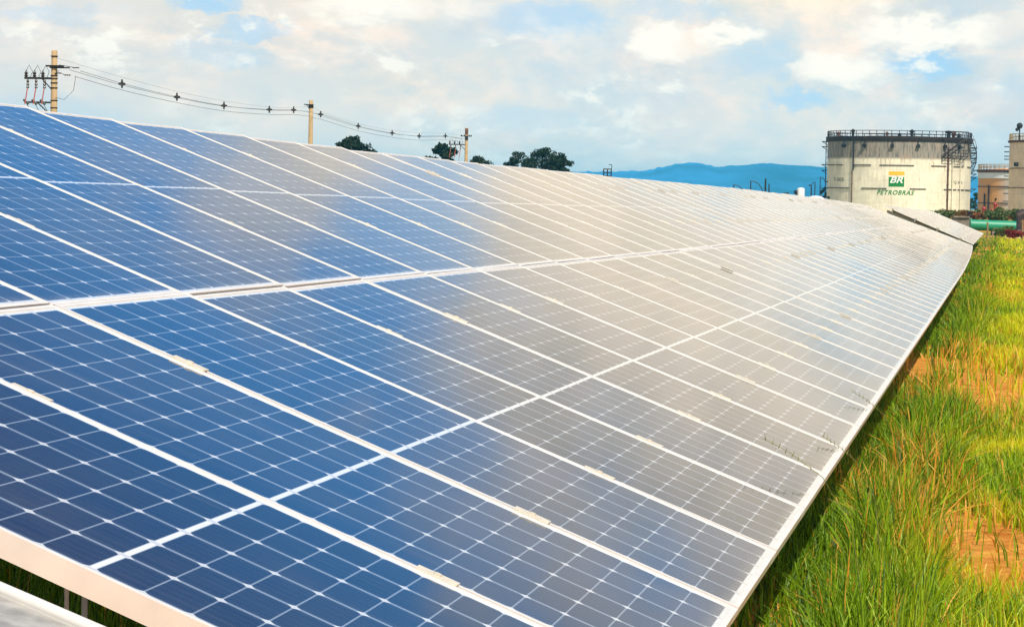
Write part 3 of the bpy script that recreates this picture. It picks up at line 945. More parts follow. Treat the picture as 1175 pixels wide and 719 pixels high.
for i, (px, py, Y) in enumerate(POLES):
    top = at(px, py, Y)
    g = g1(top.x, Y)
    root = empty('power_pole', Vector((top.x, Y, g)))
    H = top.z - g
    tag(root, ['nearest concrete power pole carrying a rack of three fuses on its left', 'plain concrete power pole in the middle of the line', 'farthest concrete power pole with rust coloured head and a fuse rack'][i], 'power pole', 'concrete power poles')
    mb = MB(); r = .14
    mb.tube([(0, 0, -.4), (0, 0, H * .5), (0, 0, H - .02), (0, 0, H)], [r * 1.5, r * 1.22, r, r * .9], 14)
    mb.build('shaft', M_conc, root, True)
    z = H - (8 if i == 0 else 9) / F * Y
    if i == 0:
        zt, zl = H - 32 / F * Y, H - 59.5 / F * Y
        fuse_rack(root, zt, zl, 34 / F * Y, .40)
        mb = MB()
        for zz in (H - .28, H - .75, H - 1.2, H - 1.55, zt, zt - .45, zl + .1, zl - .25):
            mb.lathe([(r * 1.12, -.025), (r * 1.3, -.02), (r * 1.3, .02), (r * 1.12, .025)], 12, (0, 0, zz))
        mb.build('band', M_black, root)
        mb = MB(); za = H - 18 / F * Y
        mb.box(-.38, .5, -.25, -.17, za - .04, za + .04)
        mb.box(-.2, .75, -.17, .0, za - .10, za - .04)
        mb.build('bracket', M_black, root)
        for j, (ix, iz) in enumerate(((1.15, 87 - 58 - 9.5), (.75, 77 + 9 - 58), (.30, 84 - 58))):
            mb = MB(); z0 = H - iz / F * Y
            mb.tube([(.25, -.1, z0 + .12), (ix - .25, -.1, z0 + .02)], .015, 5)
            for q_ in range(3):
                mb.lathe([(.02, -.03), (.09, 0), (.02, .03)], 10, (ix - .2 + q_ * .1, -.1, z0))
            mb.build('insulator', M_porc, root, True)
        mb = MB()
        mb.tube([(1.05, -.1, H - 1.2), (.95, -.1, H - 1.9), (.5, -.1, H - 2.35), (.1, -.15, H - 2.25)], .012, 5)
        mb.build('jumper', M_wire, root)
    elif i == 1:
        mb = MB(); mb.box(-.32, .1, -.2, -.13, H - .38, H - .30); mb.tube([(-.3, -.16, H - .34), (-.1, -.16, H - .62)], .02, 5)
        mb.build('bracket', M_black, root)
        mb = MB(); mb.lathe([(r * 1.1, -.13), (r * 1.28, -.12), (r * 1.28, .12), (r * 1.1, .13)], 12, (0, 0, H - .42)); mb.build('band', M_black, root)
        mb = MB()
        for q_ in range(2): mb.lathe([(.02, -.04), (.09, 0), (.02, .04)], 10, (-.42 + .06 * q_, -.16, H - .32))
        mb.build('insulator', M_porc, root, True)
    else:
        zt = H - 19 / F * Y
        fuse_rack(root, zt, zt - 1.9, 20 / F * Y, .47)
        mb = MB(); mb.lathe([(r * 1.02, 0), (r * 1.12, .02), (r * 1.12, .6), (r * 1.02, .62)], 12, (0, 0, H - .66)); mb.build('head_cap', M_rust, root)
        mb = MB(); mb.box(-.55, .5, -.2, -.12, H - .83, H - .75); mb.box(-.16, .16, -.18, -.1, H - 1.15, H - .8)
        mb.build('bracket', M_black, root)
        mb = MB()
        for xx in (-.5, -.2, .25, .45): mb.ball((xx, -.15, H - .72), .07, 6)
        mb.build('insulator', M_porc, root)
    PT.append(top)

# messenger and three covered phases per span; spacers hang at measured places
MESS = [[(66, 67), (141, 89), (203, 105), (257, 116), (310, 123), (337, 123.5), (356, 122)],
        [(358, 122), (368, 128), (411, 142), (450, 149.5), (481, 152.5), (511, 153), (533, 156)]]
PHASE = [[(86, 80), (140, 96), (203, 111), (257, 121), (309, 125.5), (337, 126), (356, 128)],
         [(358, 129), (368, 131), (411, 144.5), (450, 152.5), (481, 156), (511, 156), (533, 159)]]


def cable_y(span, px):
    a, b = POLES[span], POLES[span + 1]
    t_ = (px - a[0]) / (b[0] - a[0])
    # image x is projective in distance: find the parameter along the straight line between the poles
    A, B = PT[span], PT[span + 1]
    lo, hi = 0., 1.
    def pxo(s):
        w = A.lerp(B, s) - CAM
        return 587.5 + F * w.dot(R_) / w.dot(F_)
    for _ in range(40):
        m_ = (lo + hi) / 2
        if pxo(m_) < px: lo = m_
        else: hi = m_
    return A.y + (B.y - A.y) * lo


def smooth_path(pts, n=5):
    xs = [p[0] for p in pts]; ys = [p[1] for p in pts]
    out = []
    for i in range(len(pts) - 1):
        p0 = pts[max(0, i - 1)]; p1 = pts[i]; p2 = pts[i + 1]; p3 = pts[min(len(pts) - 1, i + 2)]
        for k in range(n):
            t_ = k / n
            m1 = (p2[1] - p0[1]) / (p2[0] - p0[0]); m2 = (p3[1] - p1[1]) / (p3[0] - p1[0]); h = p2[0] - p1[0]
            y = (2 * t_**3 - 3 * t_**2 + 1) * p1[1] + (t_**3 - 2 * t_**2 + t_) * h * m1 + (-2 * t_**3 + 3 * t_**2) * p2[1] + (t_**3 - t_**2) * h * m2
            out.append((p1[0] + h * t_, y))
    out.append(pts[-1])
    return out


for span in (0, 1):
    sp = ('between the nearest and middle poles', 'between the middle and farthest poles')[span]
    defs = [('messenger', MESS[span], 0, 0, .007, 'thin bare top messenger wire ' + sp)]
    defs += [('phase', PHASE[span], dy, dz, .016, lab + sp) for dy, dz, lab in ((-.28, -.02, 'upper covered power cable on the near side '), (.28, -.06, 'upper covered power cable on the far side '), (0, -.34, 'lowest covered power cable '))]
    for nm, path, off, dz, r, lab in defs:
        pts = []
        for (x, y) in smooth_path(path):
            Y = cable_y(span, x)
            p = at(x, y, Y); pts.append(p + Vector((off * .9, off * .2, dz * (1 if span == 0 else 1.1))))
        o = empty('overhead_cable', pts[0]) if False else None
        mb = MB(); mb.tube([p - pts[0] for p in pts], r * .72, 5)
        c = mb.build('overhead_cable', M_wire); c.location = pts[0]
        tag(c, lab, 'cable', 'overhead cables on the pole line')
    for j, (x, y) in enumerate(PHASE[span][1:6]):
        Y = cable_y(span, x); p = at(x, y, Y)
        mb = MB()
        D = [(0, 0, .20), (-.16, 0, -.02), (0, 0, -.25), (.16, 0, -.02)]
        for a, b in ((0, 1), (1, 2), (2, 3), (3, 0), (1, 3), (0, 2)):
            mb.tube([Vector(D[a]) * .62, Vector(D[b]) * .62], .03, 6)
        mb.ball((0, 0, .17), .055, 6); mb.ball((-.13, 0, -.02), .065, 6); mb.ball((.13, 0, -.02), .065, 6); mb.ball((0, 0, -.19), .055, 6)
        o = mb.build('cable_spacer', M_black); o.location = p
        tag(o, 'dark diamond cable spacer hanging %s, %s from the left' % (sp, ordinal(j + 1)), 'cable spacer', 'cable spacers on the pole line')


# ------------------------------------------------------------------ storage tanks
def tank_paint(name, base, stain, zst, rust, rust_f, hand=None):
    m = bpy.data.materials.new(name); m.use_nodes = True
    t = NT(m.node_tree); b = t.n['Principled BSDF']
    pos = t.node('ShaderNodeTexCoord').outputs['Object']
    x, y, z = t.sep(pos)
    ang = t.m('ARCTAN2', x, t.m('MULTIPLY', y, -1))
    streak = t.noise(t.comb(t.m('MULTIPLY', ang, 12), 0.0, t.m('MULTIPLY', z, .12)), 2.4, 6, .75).outputs[0]
    blot = t.noise(pos, .5, 6, .65).outputs[0]
    fine = t.noise(pos, 3, 5, .7).outputs[0]
    c = t.mix(t.ramp(blot, .35, .7), tuple(v * .80 for v in base), base)
    c = t.mix(t.m('MULTIPLY', t.ramp(streak, .5, .66), .30), c, (.42, .36, .24))
    c = t.mix(t.m('MULTIPLY', t.m('MULTIPLY', t.ramp(fine, .55, .7), t.ramp(blot, .5, .62)), .45), c, (.35, .26, .14))
    # weld seams between plate courses and between plates
    zc = t.m('FRACT', t.m('DIVIDE', z, 1.83))
    seam = t.m('LESS_THAN', zc, .03)
    row = t.m('FLOOR', t.m('DIVIDE', z, 1.83))
    ac = t.m('FRACT', t.m('ADD', t.m('MULTIPLY', ang, 2.0), t.m('MULTIPLY', row, .37)))
    seam = t.m('MAXIMUM', seam, t.m('LESS_THAN', ac, .013))
    c = t.mix(t.m('MULTIPLY', seam, .38), c, tuple(v * .4 for v in base))
    # soot-grey weathered top courses with ragged streaks
    edge = t.m('ADD', z, t.m('MULTIPLY', t.m('SUBTRACT', streak, .5), .5))
    st = t.ramp(edge, zst - .25, zst + .3)
    dark = t.mix(t.ramp(streak, .36, .62), tuple(v * .28 for v in stain), tuple(min(.6, v * 1.45) for v in stain))
    c = t.mix(t.m('MULTIPLY', st, .95), c, dark)
    # rust runs
    rr = t.m('MULTIPLY', t.ramp(streak, .55, .70), t.ramp(fine, .35, .65))
    c = t.mix(t.m('MULTIPLY', rr, rust_f), c, rust)
    drip = t.m('MULTIPLY', t.ramp(streak, .52, .64), t.ramp(z, zst - 3.2, zst + .4))
    c = t.mix(t.m('MULTIPLY', drip, .55), c, tuple(v * .8 for v in rust))
    if hand:
        side = t.m('SUBTRACT', 1.0, t.ramp(t.m('ADD', ang, t.m('MULTIPLY', t.m('SUBTRACT', streak, .5), .35)), hand[0], hand[1]))
        c = t.mix(t.m('MULTIPLY', side, .9), c, hand[2])
    t.l.new(c, b.inputs['Base Color'])
    b.inputs['Roughness'].default_value = .6
    return m


def text_mesh(txt, size, shear, bold=0.0):
    cu = bpy.data.curves.new('t', 'FONT'); cu.body = txt; cu.size = size; cu.shear = shear
    cu.align_x = 'CENTER'; cu.align_y = 'CENTER'; cu.offset = bold; cu.space_character = 1.12 if len(txt) > 6 else 1.0; cu.resolution_u = 3
    o = bpy.data.objects.new('t', cu); COL.objects.link(o)
    dg = bpy.context.evaluated_depsgraph_get(); dg.update()
    me = bpy.data.meshes.new_from_object(o.evaluated_get(dg))
    vs = [v.co.copy() for v in me.vertices]; fs = [tuple(p.vertices) for p in me.polygons]
    bpy.data.objects.remove(o); bpy.data.curves.remove(cu); bpy.data.meshes.remove(me)
    return vs, fs


def wrap(vs, R, a_c, zc, sx=1.0, off=.02):
    """lay flat (x,y) art on the shell: a_c is the angle from straight towards the camera side"""
    out = []
    for v in vs:
        a = a_c + v[0] * sx / R
        out.append(((R + off) * math.sin(a), -(R + off) * math.cos(a), zc + v[1]))
    return out


def rect(mb, R, a_c, zc, w, h, off):
    n = 12
    g = [(-w / 2 + w * i / n, y) for y in (-h / 2, h / 2) for i in range(n + 1)]
    mb.add(wrap(g, R, a_c, zc, 1, off), [(i, i + 1, n + 2 + i, n + 1 + i) for i in range(n)])


def make_tank(px, ytop, Y, R, label, paint, rail_mat, ybase=None, rings=(), vents=0, nrail=56, rail_h=1.15):
    c = at(px, ytop, Y)
    g = g1(c.x, Y)
    H = c.z - g
    face = math.atan2(c.x, c.y)          # turn the tank's front to the camera
    root = empty('storage_tank', Vector((c.x, Y, g)), -face)
    tag(root, label, 'storage tank')
    mb = MB(); mb.lathe([(R, -1.0), (R, H * .5), (R, H)], 96)
    mb.build('shell', paint, root, True)
    mb = MB(); mb.lathe([(R + .05, H - .02), (R + .1, H), (R + .1, H + .12), (R * .98, H + .14), (R * .5, H + .45), (.01, H + .62)], 96)
    mb.build('roof', M_rail if rail_mat is M_rail else paint, root, True)
    mb = MB()
    for z, dr in rings:
        mb.lathe([(R - .01, z - .06), (R + dr, z - .05), (R + dr, z + .05), (R - .01, z + .06)], 96)
    # only some stretches of ring flange stand proud, as on the weathered shell
    if rings: mb.build('stiffening_ring', paint, root)
    mb = MB()
    for i in range(nrail):
        a = 2 * PI * i / nrail
        x, y = (R + .02) * math.sin(a), -(R + .02) * math.cos(a)
        mb.tube([(x, y, H + .1), (x, y, H + rail_h)], .055, 4)
    for z in (H + rail_h, H + rail_h * .55):
        pts = [((R + .02) * math.sin(2 * PI * i / 96), -(R + .02) * math.cos(2 * PI * i / 96), z) for i in range(97)]
        mb.tube(pts, .055, 4, False)
    mb.build('railing', rail_mat, root)
    return root, H


def deg_px(dpx, Rpx): return math.asin(max(-1, min(1, dpx / Rpx)))


# big tank
P1 = tank_paint('big_tank_paint', (.88, .81, .61), (.23, .205, .165), 9.15, (.34, .13, .04), .55)
RT = 12.0
t1, H1 = make_tank(1032, 160, 457, RT, 'big cream storage tank with grey weathered top and green and yellow emblem', P1, M_rail, rings=(), nrail=60)
RPX = RT / 457 * F
zpx = 457 / F


def tz(y, px=1032):      # height above the tank base of a photo row
    return at(px, y, 457 - 11).z - t1.location.z


# rusty rim below the railing
mb = MB()
mb.lathe([(RT - .02, H1 - .62), (RT + .16, H1 - .55), (RT + .30, H1 - .05), (RT + .32, H1 + .22), (RT - .1, H1 + .24)], 96)
mb.build('rim', M_rail, t1)
# broken lengths of ring flange
for z, arcs in ((tz(189.5), ((-80, -62), (-60, -50), (-38, -22), (-15, 12), (26, 40), (46, 62), (70, 96))), (tz(216.2), ((-88, -42), (-30, -9), (9, 22), (38, 52), (54, 64), (66, 98)))):
    mb = MB()
    for a0, a1 in arcs:
        a0, a1 = math.radians(a0 - 90), math.radians(a1 - 90)
        mb.lathe([(RT - .01, z - .09), (RT + .13, z - .08), (RT + .13, z + .02), (RT - .01, z + .03)], 16, (0, 0, 0), a0, a1)
    mb.build('ring_flange', M_rail, t1)
# vents under the rim
for px in (971, 994, 1024.5, 1052.5, 1082, 1098):
    a = deg_px(px - 1032, RPX)
    mb = MB(); z = tz(167.5)
    x, y = math.sin(a), -math.cos(a)
    mb.tube([(x * (RT - .02), y * (RT - .02), z), (x * (RT + .45), y * (RT + .45), z)], [.30, .34], 12)
    mb.tube([(x * (RT + .2), y * (RT + .2), z + .2), (x * (RT + .2), y * (RT + .2), z + .75)], .07, 6)
    mb.build('overflow_vent', M_black, t1)
# vertical pipes
for px, y0, y1, r, m in ((982, 161, 196, .12, M_black), (981, 196, 234, .09, M_rust), (1086, 168, 243, .13, M_rust), (1091, 178, 243, .10, P1), (1100, 175, 243, .07, P1)):
    a = deg_px(px - 1032, RPX); x, y = math.sin(a) * (RT + .2), -math.cos(a) * (RT + .2)
    mb = MB(); z0, z1 = (tz(y1) if y1 < 240 else -.5), tz(y0)
    mb.tube([(x, y, z0), (x, y, z1)], r, 8)
    for z in np.arange(z0 + .8, z1, 2.4):
        mb.tube([(x * .98, y * .98, z), (x, y, z)], .05, 5)
        mb.lathe([(r, -.05), (r * 1.5, -.04), (r * 1.5, .04), (r, .05)], 8, (x, y, float(z)))
    mb.build('pipe', m, t1, True)
# top platform with landing and braces
mb = MB()
a0, a1 = deg_px(1079 - 1032, RPX), deg_px(1103 - 1032, RPX)
def P3(a, r, z): return ((RT + r) * math.sin(a), -(RT + r) * math.cos(a), z)
zl, zt = tz(178), tz(166)
for i in range(8):
    b0, b1 = a0 + (a1 - a0) * i / 8, a0 + (a1 - a0) * (i + 1) / 8
    for (r, z) in ((1.0, zl), (1.0, zl + .5), (1.0, zl + 1.0)):
        mb.tube([P3(b0, r, z), P3(b1, r, z)], .06, 5)
    mb.tube([P3(b0, 1.0, zl), P3(b0, 1.0, zl + 1.0)], .05, 4)
    mb.tube([P3(b0, .0, zl), P3(b0, 1.0, zl)], .05, 4)
for k in range(5):
    b = a0 + (a1 - a0) * k / 4
    mb.tube([P3(b, .02, zl - .8), P3(b, .9, zl)], .06, 5)
mb.tube([P3(a0, 1.0, zl + .2), P3(a1, 1.0, H1 + .2)], .09, 5); mb.tube([P3(a0, .5, zl + .2), P3(a1, .5, H1 + .2)], .09, 5)
mb.tube([P3(a1, 1.0, zl), P3(a1, 1.0, H1 + 1.2)], .07, 5); mb.tube([P3(a0, 1.0, zl), P3(a0, 1.0, H1 + 1.2)], .07, 5)
mb.tube([P3(a0, 1.0, H1 + 1.2), P3(a1, 1.0, H1 + 1.2)], .06, 5)
mb.build('landing', M_rail, t1)
# roof fittings seen through the railing
for px, hh, w_ in ((962, 1.0, .35), (979, 1.35, .42), (1018, .9, .3), (1032, .7, .35), (1046, 1.3, .5), (1088, 1.3, .6), (1094, 1.2, .5), (1100, .9, .4)):
    x = (px - 1032) / RPX * RT; y = -math.sqrt(max(0, (RT - 1.0) ** 2 - x * x)) if abs(x) < RT - 1 else -.5
    mb = MB(); mb.lathe([(w_ * .5, 0), (w_ * .5, hh * .6), (w_ * .8, hh * .65), (w_ * .8, hh * .8), (w_ * .2, hh)], 10, (x * .98, y, H1 + .1))
    mb.tube([(x * .98 - w_ * .8, y, H1 + .1 + hh * .45), (x * .98 + w_ * .9, y, H1 + .1 + hh * .45)], .09, 6)
    mb.build('roof_fitting', M_rust if px in (962, 1018, 1094) else M_black, t1)
# winding stair on the right side and ladder brackets on the left
def winding(root, R, H, a_start, a_end, m, n=46):
    mb = MB()
    for i in range(n):
        a = a_start + (a_end - a_start) * i / n; z = .3 + (H - .5) * i / n
        mb.add([((R + r) * math.sin(a + da), -(R + r) * math.cos(a + da), z + dz) for dz in (-.04, .04) for r, da in ((.02, -.014), (.9, -.014), (.9, .014), (.02, .014))],
               [(0, 1, 2, 3), (4, 7, 6, 5), (0, 4, 5, 1), (1, 5, 6, 2), (2, 6, 7, 3), (3, 7, 4, 0)])
        if i % 4 == 0:
            x, y = (R + .9) * math.sin(a), -(R + .9) * math.cos(a)
            mb.tube([(x, y, z), (x, y, z + 1.0)], .03, 4)
    pts = [((R + .9) * math.sin(a_start + (a_end - a_start) * i / n), -(R + .9) * math.cos(a_start + (a_end - a_start) * i / n), 1.3 + (H - .5) * i / n) for i in range(n + 1)]
    mb.tube(pts, .035, 4)
    mb.tube([(p[0], p[1], p[2] - 1.1) for p in pts], .07, 4)
    mb.build('winding_stair', m, root)
winding(t1, RT, H1, math.radians(165), math.radians(68), M_rail)
for side, rows in ((-1, (162, 168, 189, 196, 217)), (1, (167, 173, 179, 184, 193, 197.5, 202, 215))):
    mb = MB()
    for y in rows:
        a = side * math.radians(93); z = tz(y)
        x0, y0 = (RT) * math.sin(a), -(RT) * math.cos(a)
        mb.box(min(x0, x0 + side * 1.0), max(x0, x0 + side * 1.0), y0 - .5, y0 + .5, z - .07, z + .07)
        mb.tube([(x0 + side * .9, y0, z), (x0, y0, z - .6)], .05, 4)
    mb.build('side_bracket', M_rail, t1)
mb = MB(); a = math.radians(-92); x, y = (RT + .25) * math.sin(a), -(RT + .25) * math.cos(a)
mb.tube([(x, y, 0), (x, y, H1)], .07, 6)
for z in np.arange(.4, H1, .9): mb.tube([(x, y, z), (x + .3, y, z)], .04, 4)
mb.build('ladder', M_rail, t1)

# emblem and lettering on the shell
ac = deg_px(1029.8 - 1032, RPX)
w_s = 17.2 * zpx
mb = MB(); rect(mb, RT, ac, tz(199.0), w_s * 1.02, 4.1 * zpx, .015); mb.build('yellow_bar', M_yell, t1)
mb = MB(); rect(mb, RT, ac, tz(208.8), w_s, 10.8 * zpx, .015); mb.build('green_square', M_lgreen, t1)
for txt, px, y, hpx, wpx, m, off, bold in (('BR', 1029.8, 206.5, 7.0, 14.5, M_lwhite, .045, .02), ('PETROBRAS', 1029, 221.0, 5.2, 42.0, M_lgreen, .03, .02),
                                           ('T-503', 964.5, 205.5, 4.0, 11.5, M_ink, .02, .01), ('TQ-503', 1097.5, 209.5, 3.6, 12.5, M_ink, .02, .0)):
    vs, fs = text_mesh(txt, 1.0, .3 if m is not M_ink else 0, bold)
    xs = [v.x for v in vs]; ys = [v.y for v in vs]
    cx, cy = (max(xs) + min(xs)) / 2, (max(ys) + min(ys)) / 2
    a = deg_px(px - 1032, RPX)
    sy = hpx * zpx / (max(ys) - min(ys)); sx = wpx * zpx / (max(xs) - min(xs)) / math.cos(a)
    mb = MB(); mb.add(wrap([((v.x - cx) * sx, (v.y - cy) * sy) for v in vs], RT, a, tz(y, px), 1, off), fs)
    mb.build({'BR': 'emblem_letters', 'PETROBRAS': 'company_lettering'}.get(txt, 'tank_number'), m, t1)

# smaller tank in the middle
P2 = tank_paint('small_tank_paint', (.62, .57, .50), (.40, .38, .34), 20, (.30, .14, .05), .7, (-.80, -.38, (.75, .32, .04)))
t2, H2 = make_tank(1187, 196.5, 520, 10.6, 'smaller grey tank with an orange rusted side and yellow railing, partly hidden', P2, M_railY, nrail=56, rail_h=1.1)
mb = MB(); mb.lathe([(10.6, H2 - .35), (10.95, H2 - .3), (11.0, H2 + .1), (10.6, H2 + .14)], 96); mb.build('rim', M_rust, t2)
mb = MB(); mb.lathe([(10.6, H2 - 1.6), (10.75, H2 - 1.55), (10.75, H2 - .5), (10.6, H2 - .45)], 96); mb.build('wind_girder', M_white, t2)
for px, y0, y1 in ((1137.5, 212, 250), (1133, 222, 250)):
    a = deg_px(px - 1187, 10.6 / 520 * F); x, y = math.sin(a) * 10.85, -math.cos(a) * 10.85
    mb = MB(); z1 = at(px, y0, 512).z - t2.location.z
    mb.tube([(x, y, -.5), (x, y, z1)], .14, 8); mb.build('pipe', M_black, t2)
mb = MB()
for yy in (214, 233):
    z = at(1150, yy, 512).z - t2.location.z
    mb.lathe([(10.6, z - .07), (10.78, z - .06), (10.78, z + .06), (10.6, z + .07)], 96)
mb.build('ring_flange', M_rail, t2)

# tall tank cut by the right edge
P3m = tank_paint('right_tank_paint', (.90, .68, .45), (.40, .34, .27), 30, (.40, .16, .05), .6)
t3, H3 = make_tank(1244, 163.5, 440, 11.9, 'tall peach coloured tank with yellow railing at the right', P3m, M_railY, nrail=60)
mb = MB(); mb.lathe([(11.9, H3 - .25), (12.15, H3 - .2), (12.2, H3 + .1), (11.9, H3 + .14)], 96); mb.build('rim', M_rust, t3)
mb = MB()
for yy in (168, 174, 179, 182.5, 197, 202, 222, 231):
    z = at(1160, yy, 440).z - t3.location.z; a = math.radians(-93)
    x0, y0 = 11.9 * math.sin(a), -11.9 * math.cos(a)
    mb.box(x0 - .85, x0, y0 - .4, y0 + .4, z - .07, z + .07)
mb.build('side_bracket', M_rail, t3)
mb = MB()
for yy in (192.5, 215):
    z = at(1165, yy, 432).z - t3.location.z
    mb.lathe([(11.9, z - .06), (12.02, z - .05), (12.02, z + .05), (11.9, z + .06)], 96)
mb.build('ring_flange', M_rust, t3)
mb = MB(); a = deg_px(1170.5 - 1244, 11.9 / 440 * F); z = at(1170, 188, 432).z - t3.location.z
x, y = math.sin(a), -math.cos(a); mb.tube([(x * 11.8, y * 11.8, z), (x * 12.4, y * 12.4, z)], .35, 10); mb.build('manhole', M_black, t3)
mb = MB(); z = H3 + 1.6; x = (1172 - 1244) / F * 440; mb.tube([(x, -6, H3), (x, -6, z + .6)], .1, 6); mb.ball((x, -6, z + .8), .5, 8); mb.ball((x - .4, -6, z + .2), .3, 8)
mb.build('roof_fitting', M_black, t3)

# ------------------------------------------------------------------ pipe, pump block, post, valves
a = at(1113, 259, 214); b = at(1167, 260, 214)
rp = 6.2 / F * 214
root = empty('pipeline', Vector((a.x, a.y, g1(a.x, a.y))))
tag(root, 'thick bright green pipe lying across behind the end of the panels', 'pipe')
L = b.x - a.x; zc = (a.z + b.z) / 2 - root.location.z
mb = MB(); mb.tube([(0, 0, zc + .08), (L, 0, zc)], rp, 28); mb.build('pipe_body', M_green, root, True)
for k, fx in enumerate((.06, .5, .97)):
    mb = MB(); mb.box(L * fx - .15, L * fx + .15, -.35, .35, -.3, zc - rp + .05); mb.build('saddle', M_cement, root)
for fx in (.0, .985):
    mb = MB(); mb.tube([(L * fx, 0, zc + .08 - .08 * fx), (L * fx + .08, 0, zc + .08 - .08 * fx)], rp * 1.12, 28); mb.build('flange', M_green, root)
# old block and pipework left of the pipe
p = at(1104, 255, 222); g = g1(p.x, p.y)
root = empty('valve_pit', Vector((p.x, p.y, g))); tag(root, 'low brown concrete valve pit left of the green pipe', 'valve pit')
mb = MB()
w0 = 10 / F * 222
hz = at(1104, 248, 222).z - g
mb.box(-w0, w0 * 1.0, -.6, .6, -.4, hz - .12); mb.build('wall', M_cement, root)
mb = MB(); mb.box(-w0 * 1.15, w0 * .7, -.75, .75, hz - .118, hz); mb.build('lid', M_cement, root)
mb = MB(); mb.lathe([(.22, 0), (.22, .3), (.3, .32), (.3, .4), (.05, .45)], 10, (w0 * .8, -.3, hz)); mb.build('valve', M_dk, root)
# dark pump block at the right edge
p = at(1173.5, 262, 205); g = g1(p.x, p.y)
root = empty('pump_block', Vector((p.x, p.y, g))); tag(root, 'dark brown upright pump housing at the right end of the green pipe', 'pump')
hz = at(1173, 246, 205).z - g
mb = MB(); mb.box(-.42, .9, -.4, .4, -.2, hz * .9)
mb.tube([(-.4, 0, hz * .88), (.0, 0, hz), (.5, 0, hz)], [.4, .42, .4], 12)
mb.tube([(-.5, -.5, hz * .25), (.9, -.5, hz * .25)], .22, 10)
mb.build('housing', M_dk, root, True)
mb = MB(); mb.lathe([(.3, 0), (.38, .02), (.38, .1), (.3, .12)], 14, (0, 0, hz * .98)); mb.build('flange', M_dk, root)
for (px, y0, y1, Y, r, lab) in ((1133.2, 255, 277, 196, .07, 'thin weathered wooden post standing in front of the green pipe'), (1173.4, 252, 276, 190, .09, 'pale wooden post in front of the dark pump housing')):
    p = at(px, y0, Y); g = g1(p.x, Y); mb = MB()
    mb.tube([(0, 0, -.3), (.01, 0, (p.z - g) * .5), (0, 0, p.z - g)], [r, r * .95, r * .8], 8)
    mb.tube([(-r * 1.6, -.02, (p.z - g) * .9), (r * 1.6, -.02, (p.z - g) * .9)], .03, 5)
    o = mb.build('wooden_post', M_post); o.location = (p.x, Y, g); tag(o, lab, 'post', 'wooden posts by the pipe')
for (px, y0, Y, s, lab) in ((1129, 237, 300, .7, 'small red fire hydrant behind the shrubs, nearer the big tank'), (1142, 232, 300, 1.0, 'taller red fire hydrant with arms in front of the smaller tank')):
    p = at(px, y0, Y); g = g1(p.x, Y); H = p.z - g
    root = empty('fire_hydrant', Vector((p.x, Y, g))); tag(root, lab, 'hydrant', 'red fire hydrants')
    mb = MB(); mb.lathe([(.16, -.2), (.16, H - .3), (.24, H - .28), (.24, H - .18), (.12, H)], 10)
    mb.build('barrel', M_valve, root, True)
    for sgn, zz in ((-1, .55), (1, .5), (1, .78)):
        mb = MB(); mb.tube([(0, 0, H * zz), (sgn * .38 * s, 0, H * zz + .04), (sgn * .42 * s, 0, H * zz - .12)], .09, 8); mb.build('outlet', M_valve, root)
    mb = MB(); mb.tube([(0, 0, H), (0, 0, H + .3 * s)], .05, 6); mb.ball((.05, 0, H + .35 * s), .13 * s, 6); mb.build('wheel', M_black, root)

# ------------------------------------------------------------------ little things showing above the top edge
def street_lamp(px, ytop, Y, arm, label, curve=1.0, r=.09):
    p = at(px, ytop, Y); g = g1(p.x, Y); H = p.z - g
    root = empty('street_lamp', Vector((p.x, Y, g))); tag(root, label, 'street lamp', 'lamps beyond the panels')
    mb = MB(); mb.tube([(0, 0, -.3), (0, 0, H * .5), (0, 0, H)], [r * 1.3, r, r * .8], 8); mb.build('column', M_black, root)
    if arm:
        mb = MB(); pts = [(arm * math.sin(a_) if True else 0, 0, H - (1 - math.cos(a_)) * abs(arm) * 1.0 * curve) for a_ in np.linspace(0, 1.35, 8)]
        mb.tube([tuple(map(float, q_)) for q_ in pts], r * .7, 6); mb.build('arm', M_black, root)
        mb = MB(); e = pts[-1]; sg = 1 if arm > 0 else -1
        mb.box(min(e[0], e[0] + sg * .5), max(e[0], e[0] + sg * .5), -.14, .14, e[2] - .22, e[2] - .02); mb.build('lamp_head', M_black, root)


street_lamp(861.5, 207.5, 380, 1.7, 'dark lamp column with a long arm curving down to the right', 1.1)
street_lamp(842, 212.0, 380, 1.3, 'low curved lamp arm left of the other lamps', .8)
street_lamp(878.5, 205, 380, 0, 'tallest plain dark column among the lamps before the hills', r=.14)
street_lamp(882.5, 211, 380, 0, 'shorter plain dark column right of the tallest one', r=.10)
street_lamp(931, 214, 420, 0, 'short dark column just right of the white silo', r=.11)
street_lamp(935.3, 209, 420, -.5, 'thin lamp column above the white domed roof', r=.08)
street_lamp(941.3, 203.5, 420, .7, 'thin lamp column beside the big tank with a short arm', r=.08)

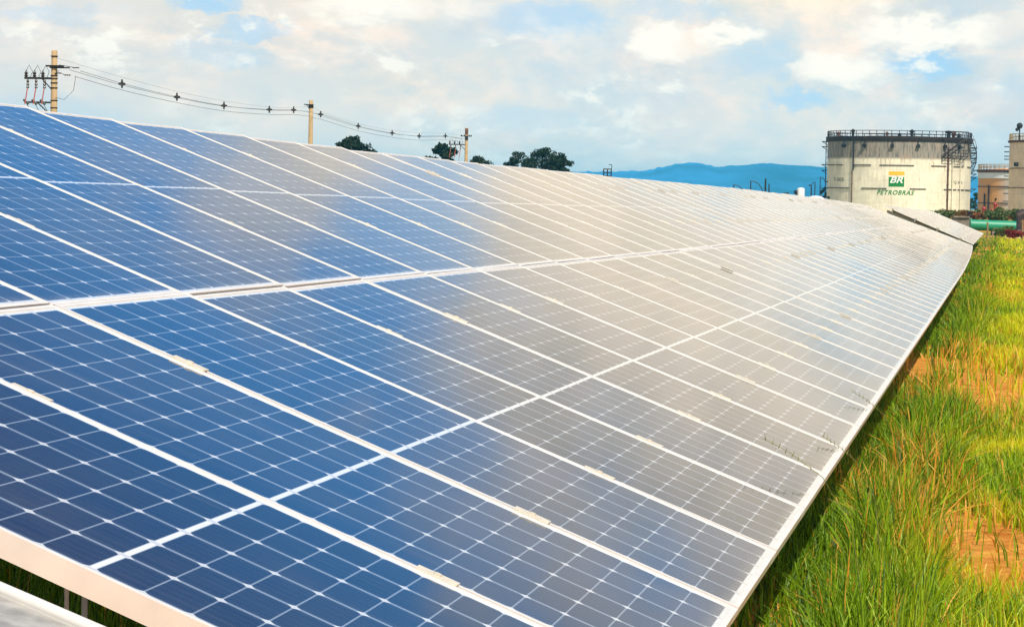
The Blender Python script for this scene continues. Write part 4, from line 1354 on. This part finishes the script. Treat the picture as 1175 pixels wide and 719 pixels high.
p = at(697, 202, 300); g = g1(p.x, 300); q1 = at(697, 194, 300)
root = empty('signal_frame', Vector((p.x, 300, g))); tag(root, 'small black square lattice frame with an aerial above the panel edge before the hills', 'mast')
z0, z1 = p.z - g, q1.z - g
mb = MB(); mb.tube([(0, 0, -.3), (0, 0, z0)], .08, 6); mb.build('mast', M_black, root)
mb = MB()
for x in (-.42, 0, .42): mb.tube([(x, 0, z0), (x, 0, z1)], .07, 5)
for z in (z0, (z0 + z1) / 2, z1): mb.tube([(-.45, 0, z), (.45, 0, z)], .06, 5)
mb.build('lattice', M_black, root)
mb = MB(); mb.tube([(.45, 0, z1), (.45, 0, z1 + .5)], .03, 4); mb.tube([(.1, 0, z1 + .5), (.5, 0, z1 + .5)], .03, 4); mb.build('aerial', M_black, root)

p = at(919, 216, 400); g = g1(p.x, 400); H = p.z - g; r = 4.3 / F * 400
root = empty('silo', Vector((p.x, 400, g))); tag(root, 'small upright white silo standing beyond the panels left of the big tank', 'silo')
mb = MB(); mb.lathe([(r, -.3), (r, H - .1), (r * .96, H), (.01, H + .12)], 24); mb.build('shell', M_white, root, True)
mb = MB(); mb.tube([(-r - .15, -.1, 0), (-r - .15, -.1, H - .4)], .06, 6); mb.ball((-r - .2, -.1, H - .6), .3, 6); mb.build('pipe', M_black, root)
p = at(936, 224.5, 390); g = g1(p.x, 390); H = p.z - g; r = 11.5 / F * 390
root = empty('domed_tank', Vector((p.x, 390, g))); tag(root, 'low white tank with a shallow domed roof beside the big tank', 'storage tank')
mb = MB(); mb.lathe([(r, -.3), (r, H - .75)], 40); mb.build('shell', mat('cream_wall', (.62, .55, .40), .7), root, True)
mb = MB(); mb.lathe([(r * 1.03, H - .76), (r * 1.03, H - .70), (r * .85, H - .35), (r * .5, H - .08), (.01, H)], 40); mb.build('roof', M_white, root, True)

# ------------------------------------------------------------------ air
def make_haze():
    mb = MB(); mb.box(-15500, 15500, -3000, 9800, -8, 107)
    m = bpy.data.materials.new('air'); m.use_nodes = True
    t = NT(m.node_tree); t.n.clear()
    out = t.node('ShaderNodeOutputMaterial'); v = t.node('ShaderNodeVolumePrincipled')
    v.inputs['Color'].default_value = (.11, .68, 1.0, 1)
    v.inputs['Density'].default_value = 1.4e-4
    v.inputs['Anisotropy'].default_value = 0.0
    t.l.new(v.outputs[0], out.inputs['Volume'])
    o = mb.build('haze', m); tag(o, kind='stuff')


make_haze()
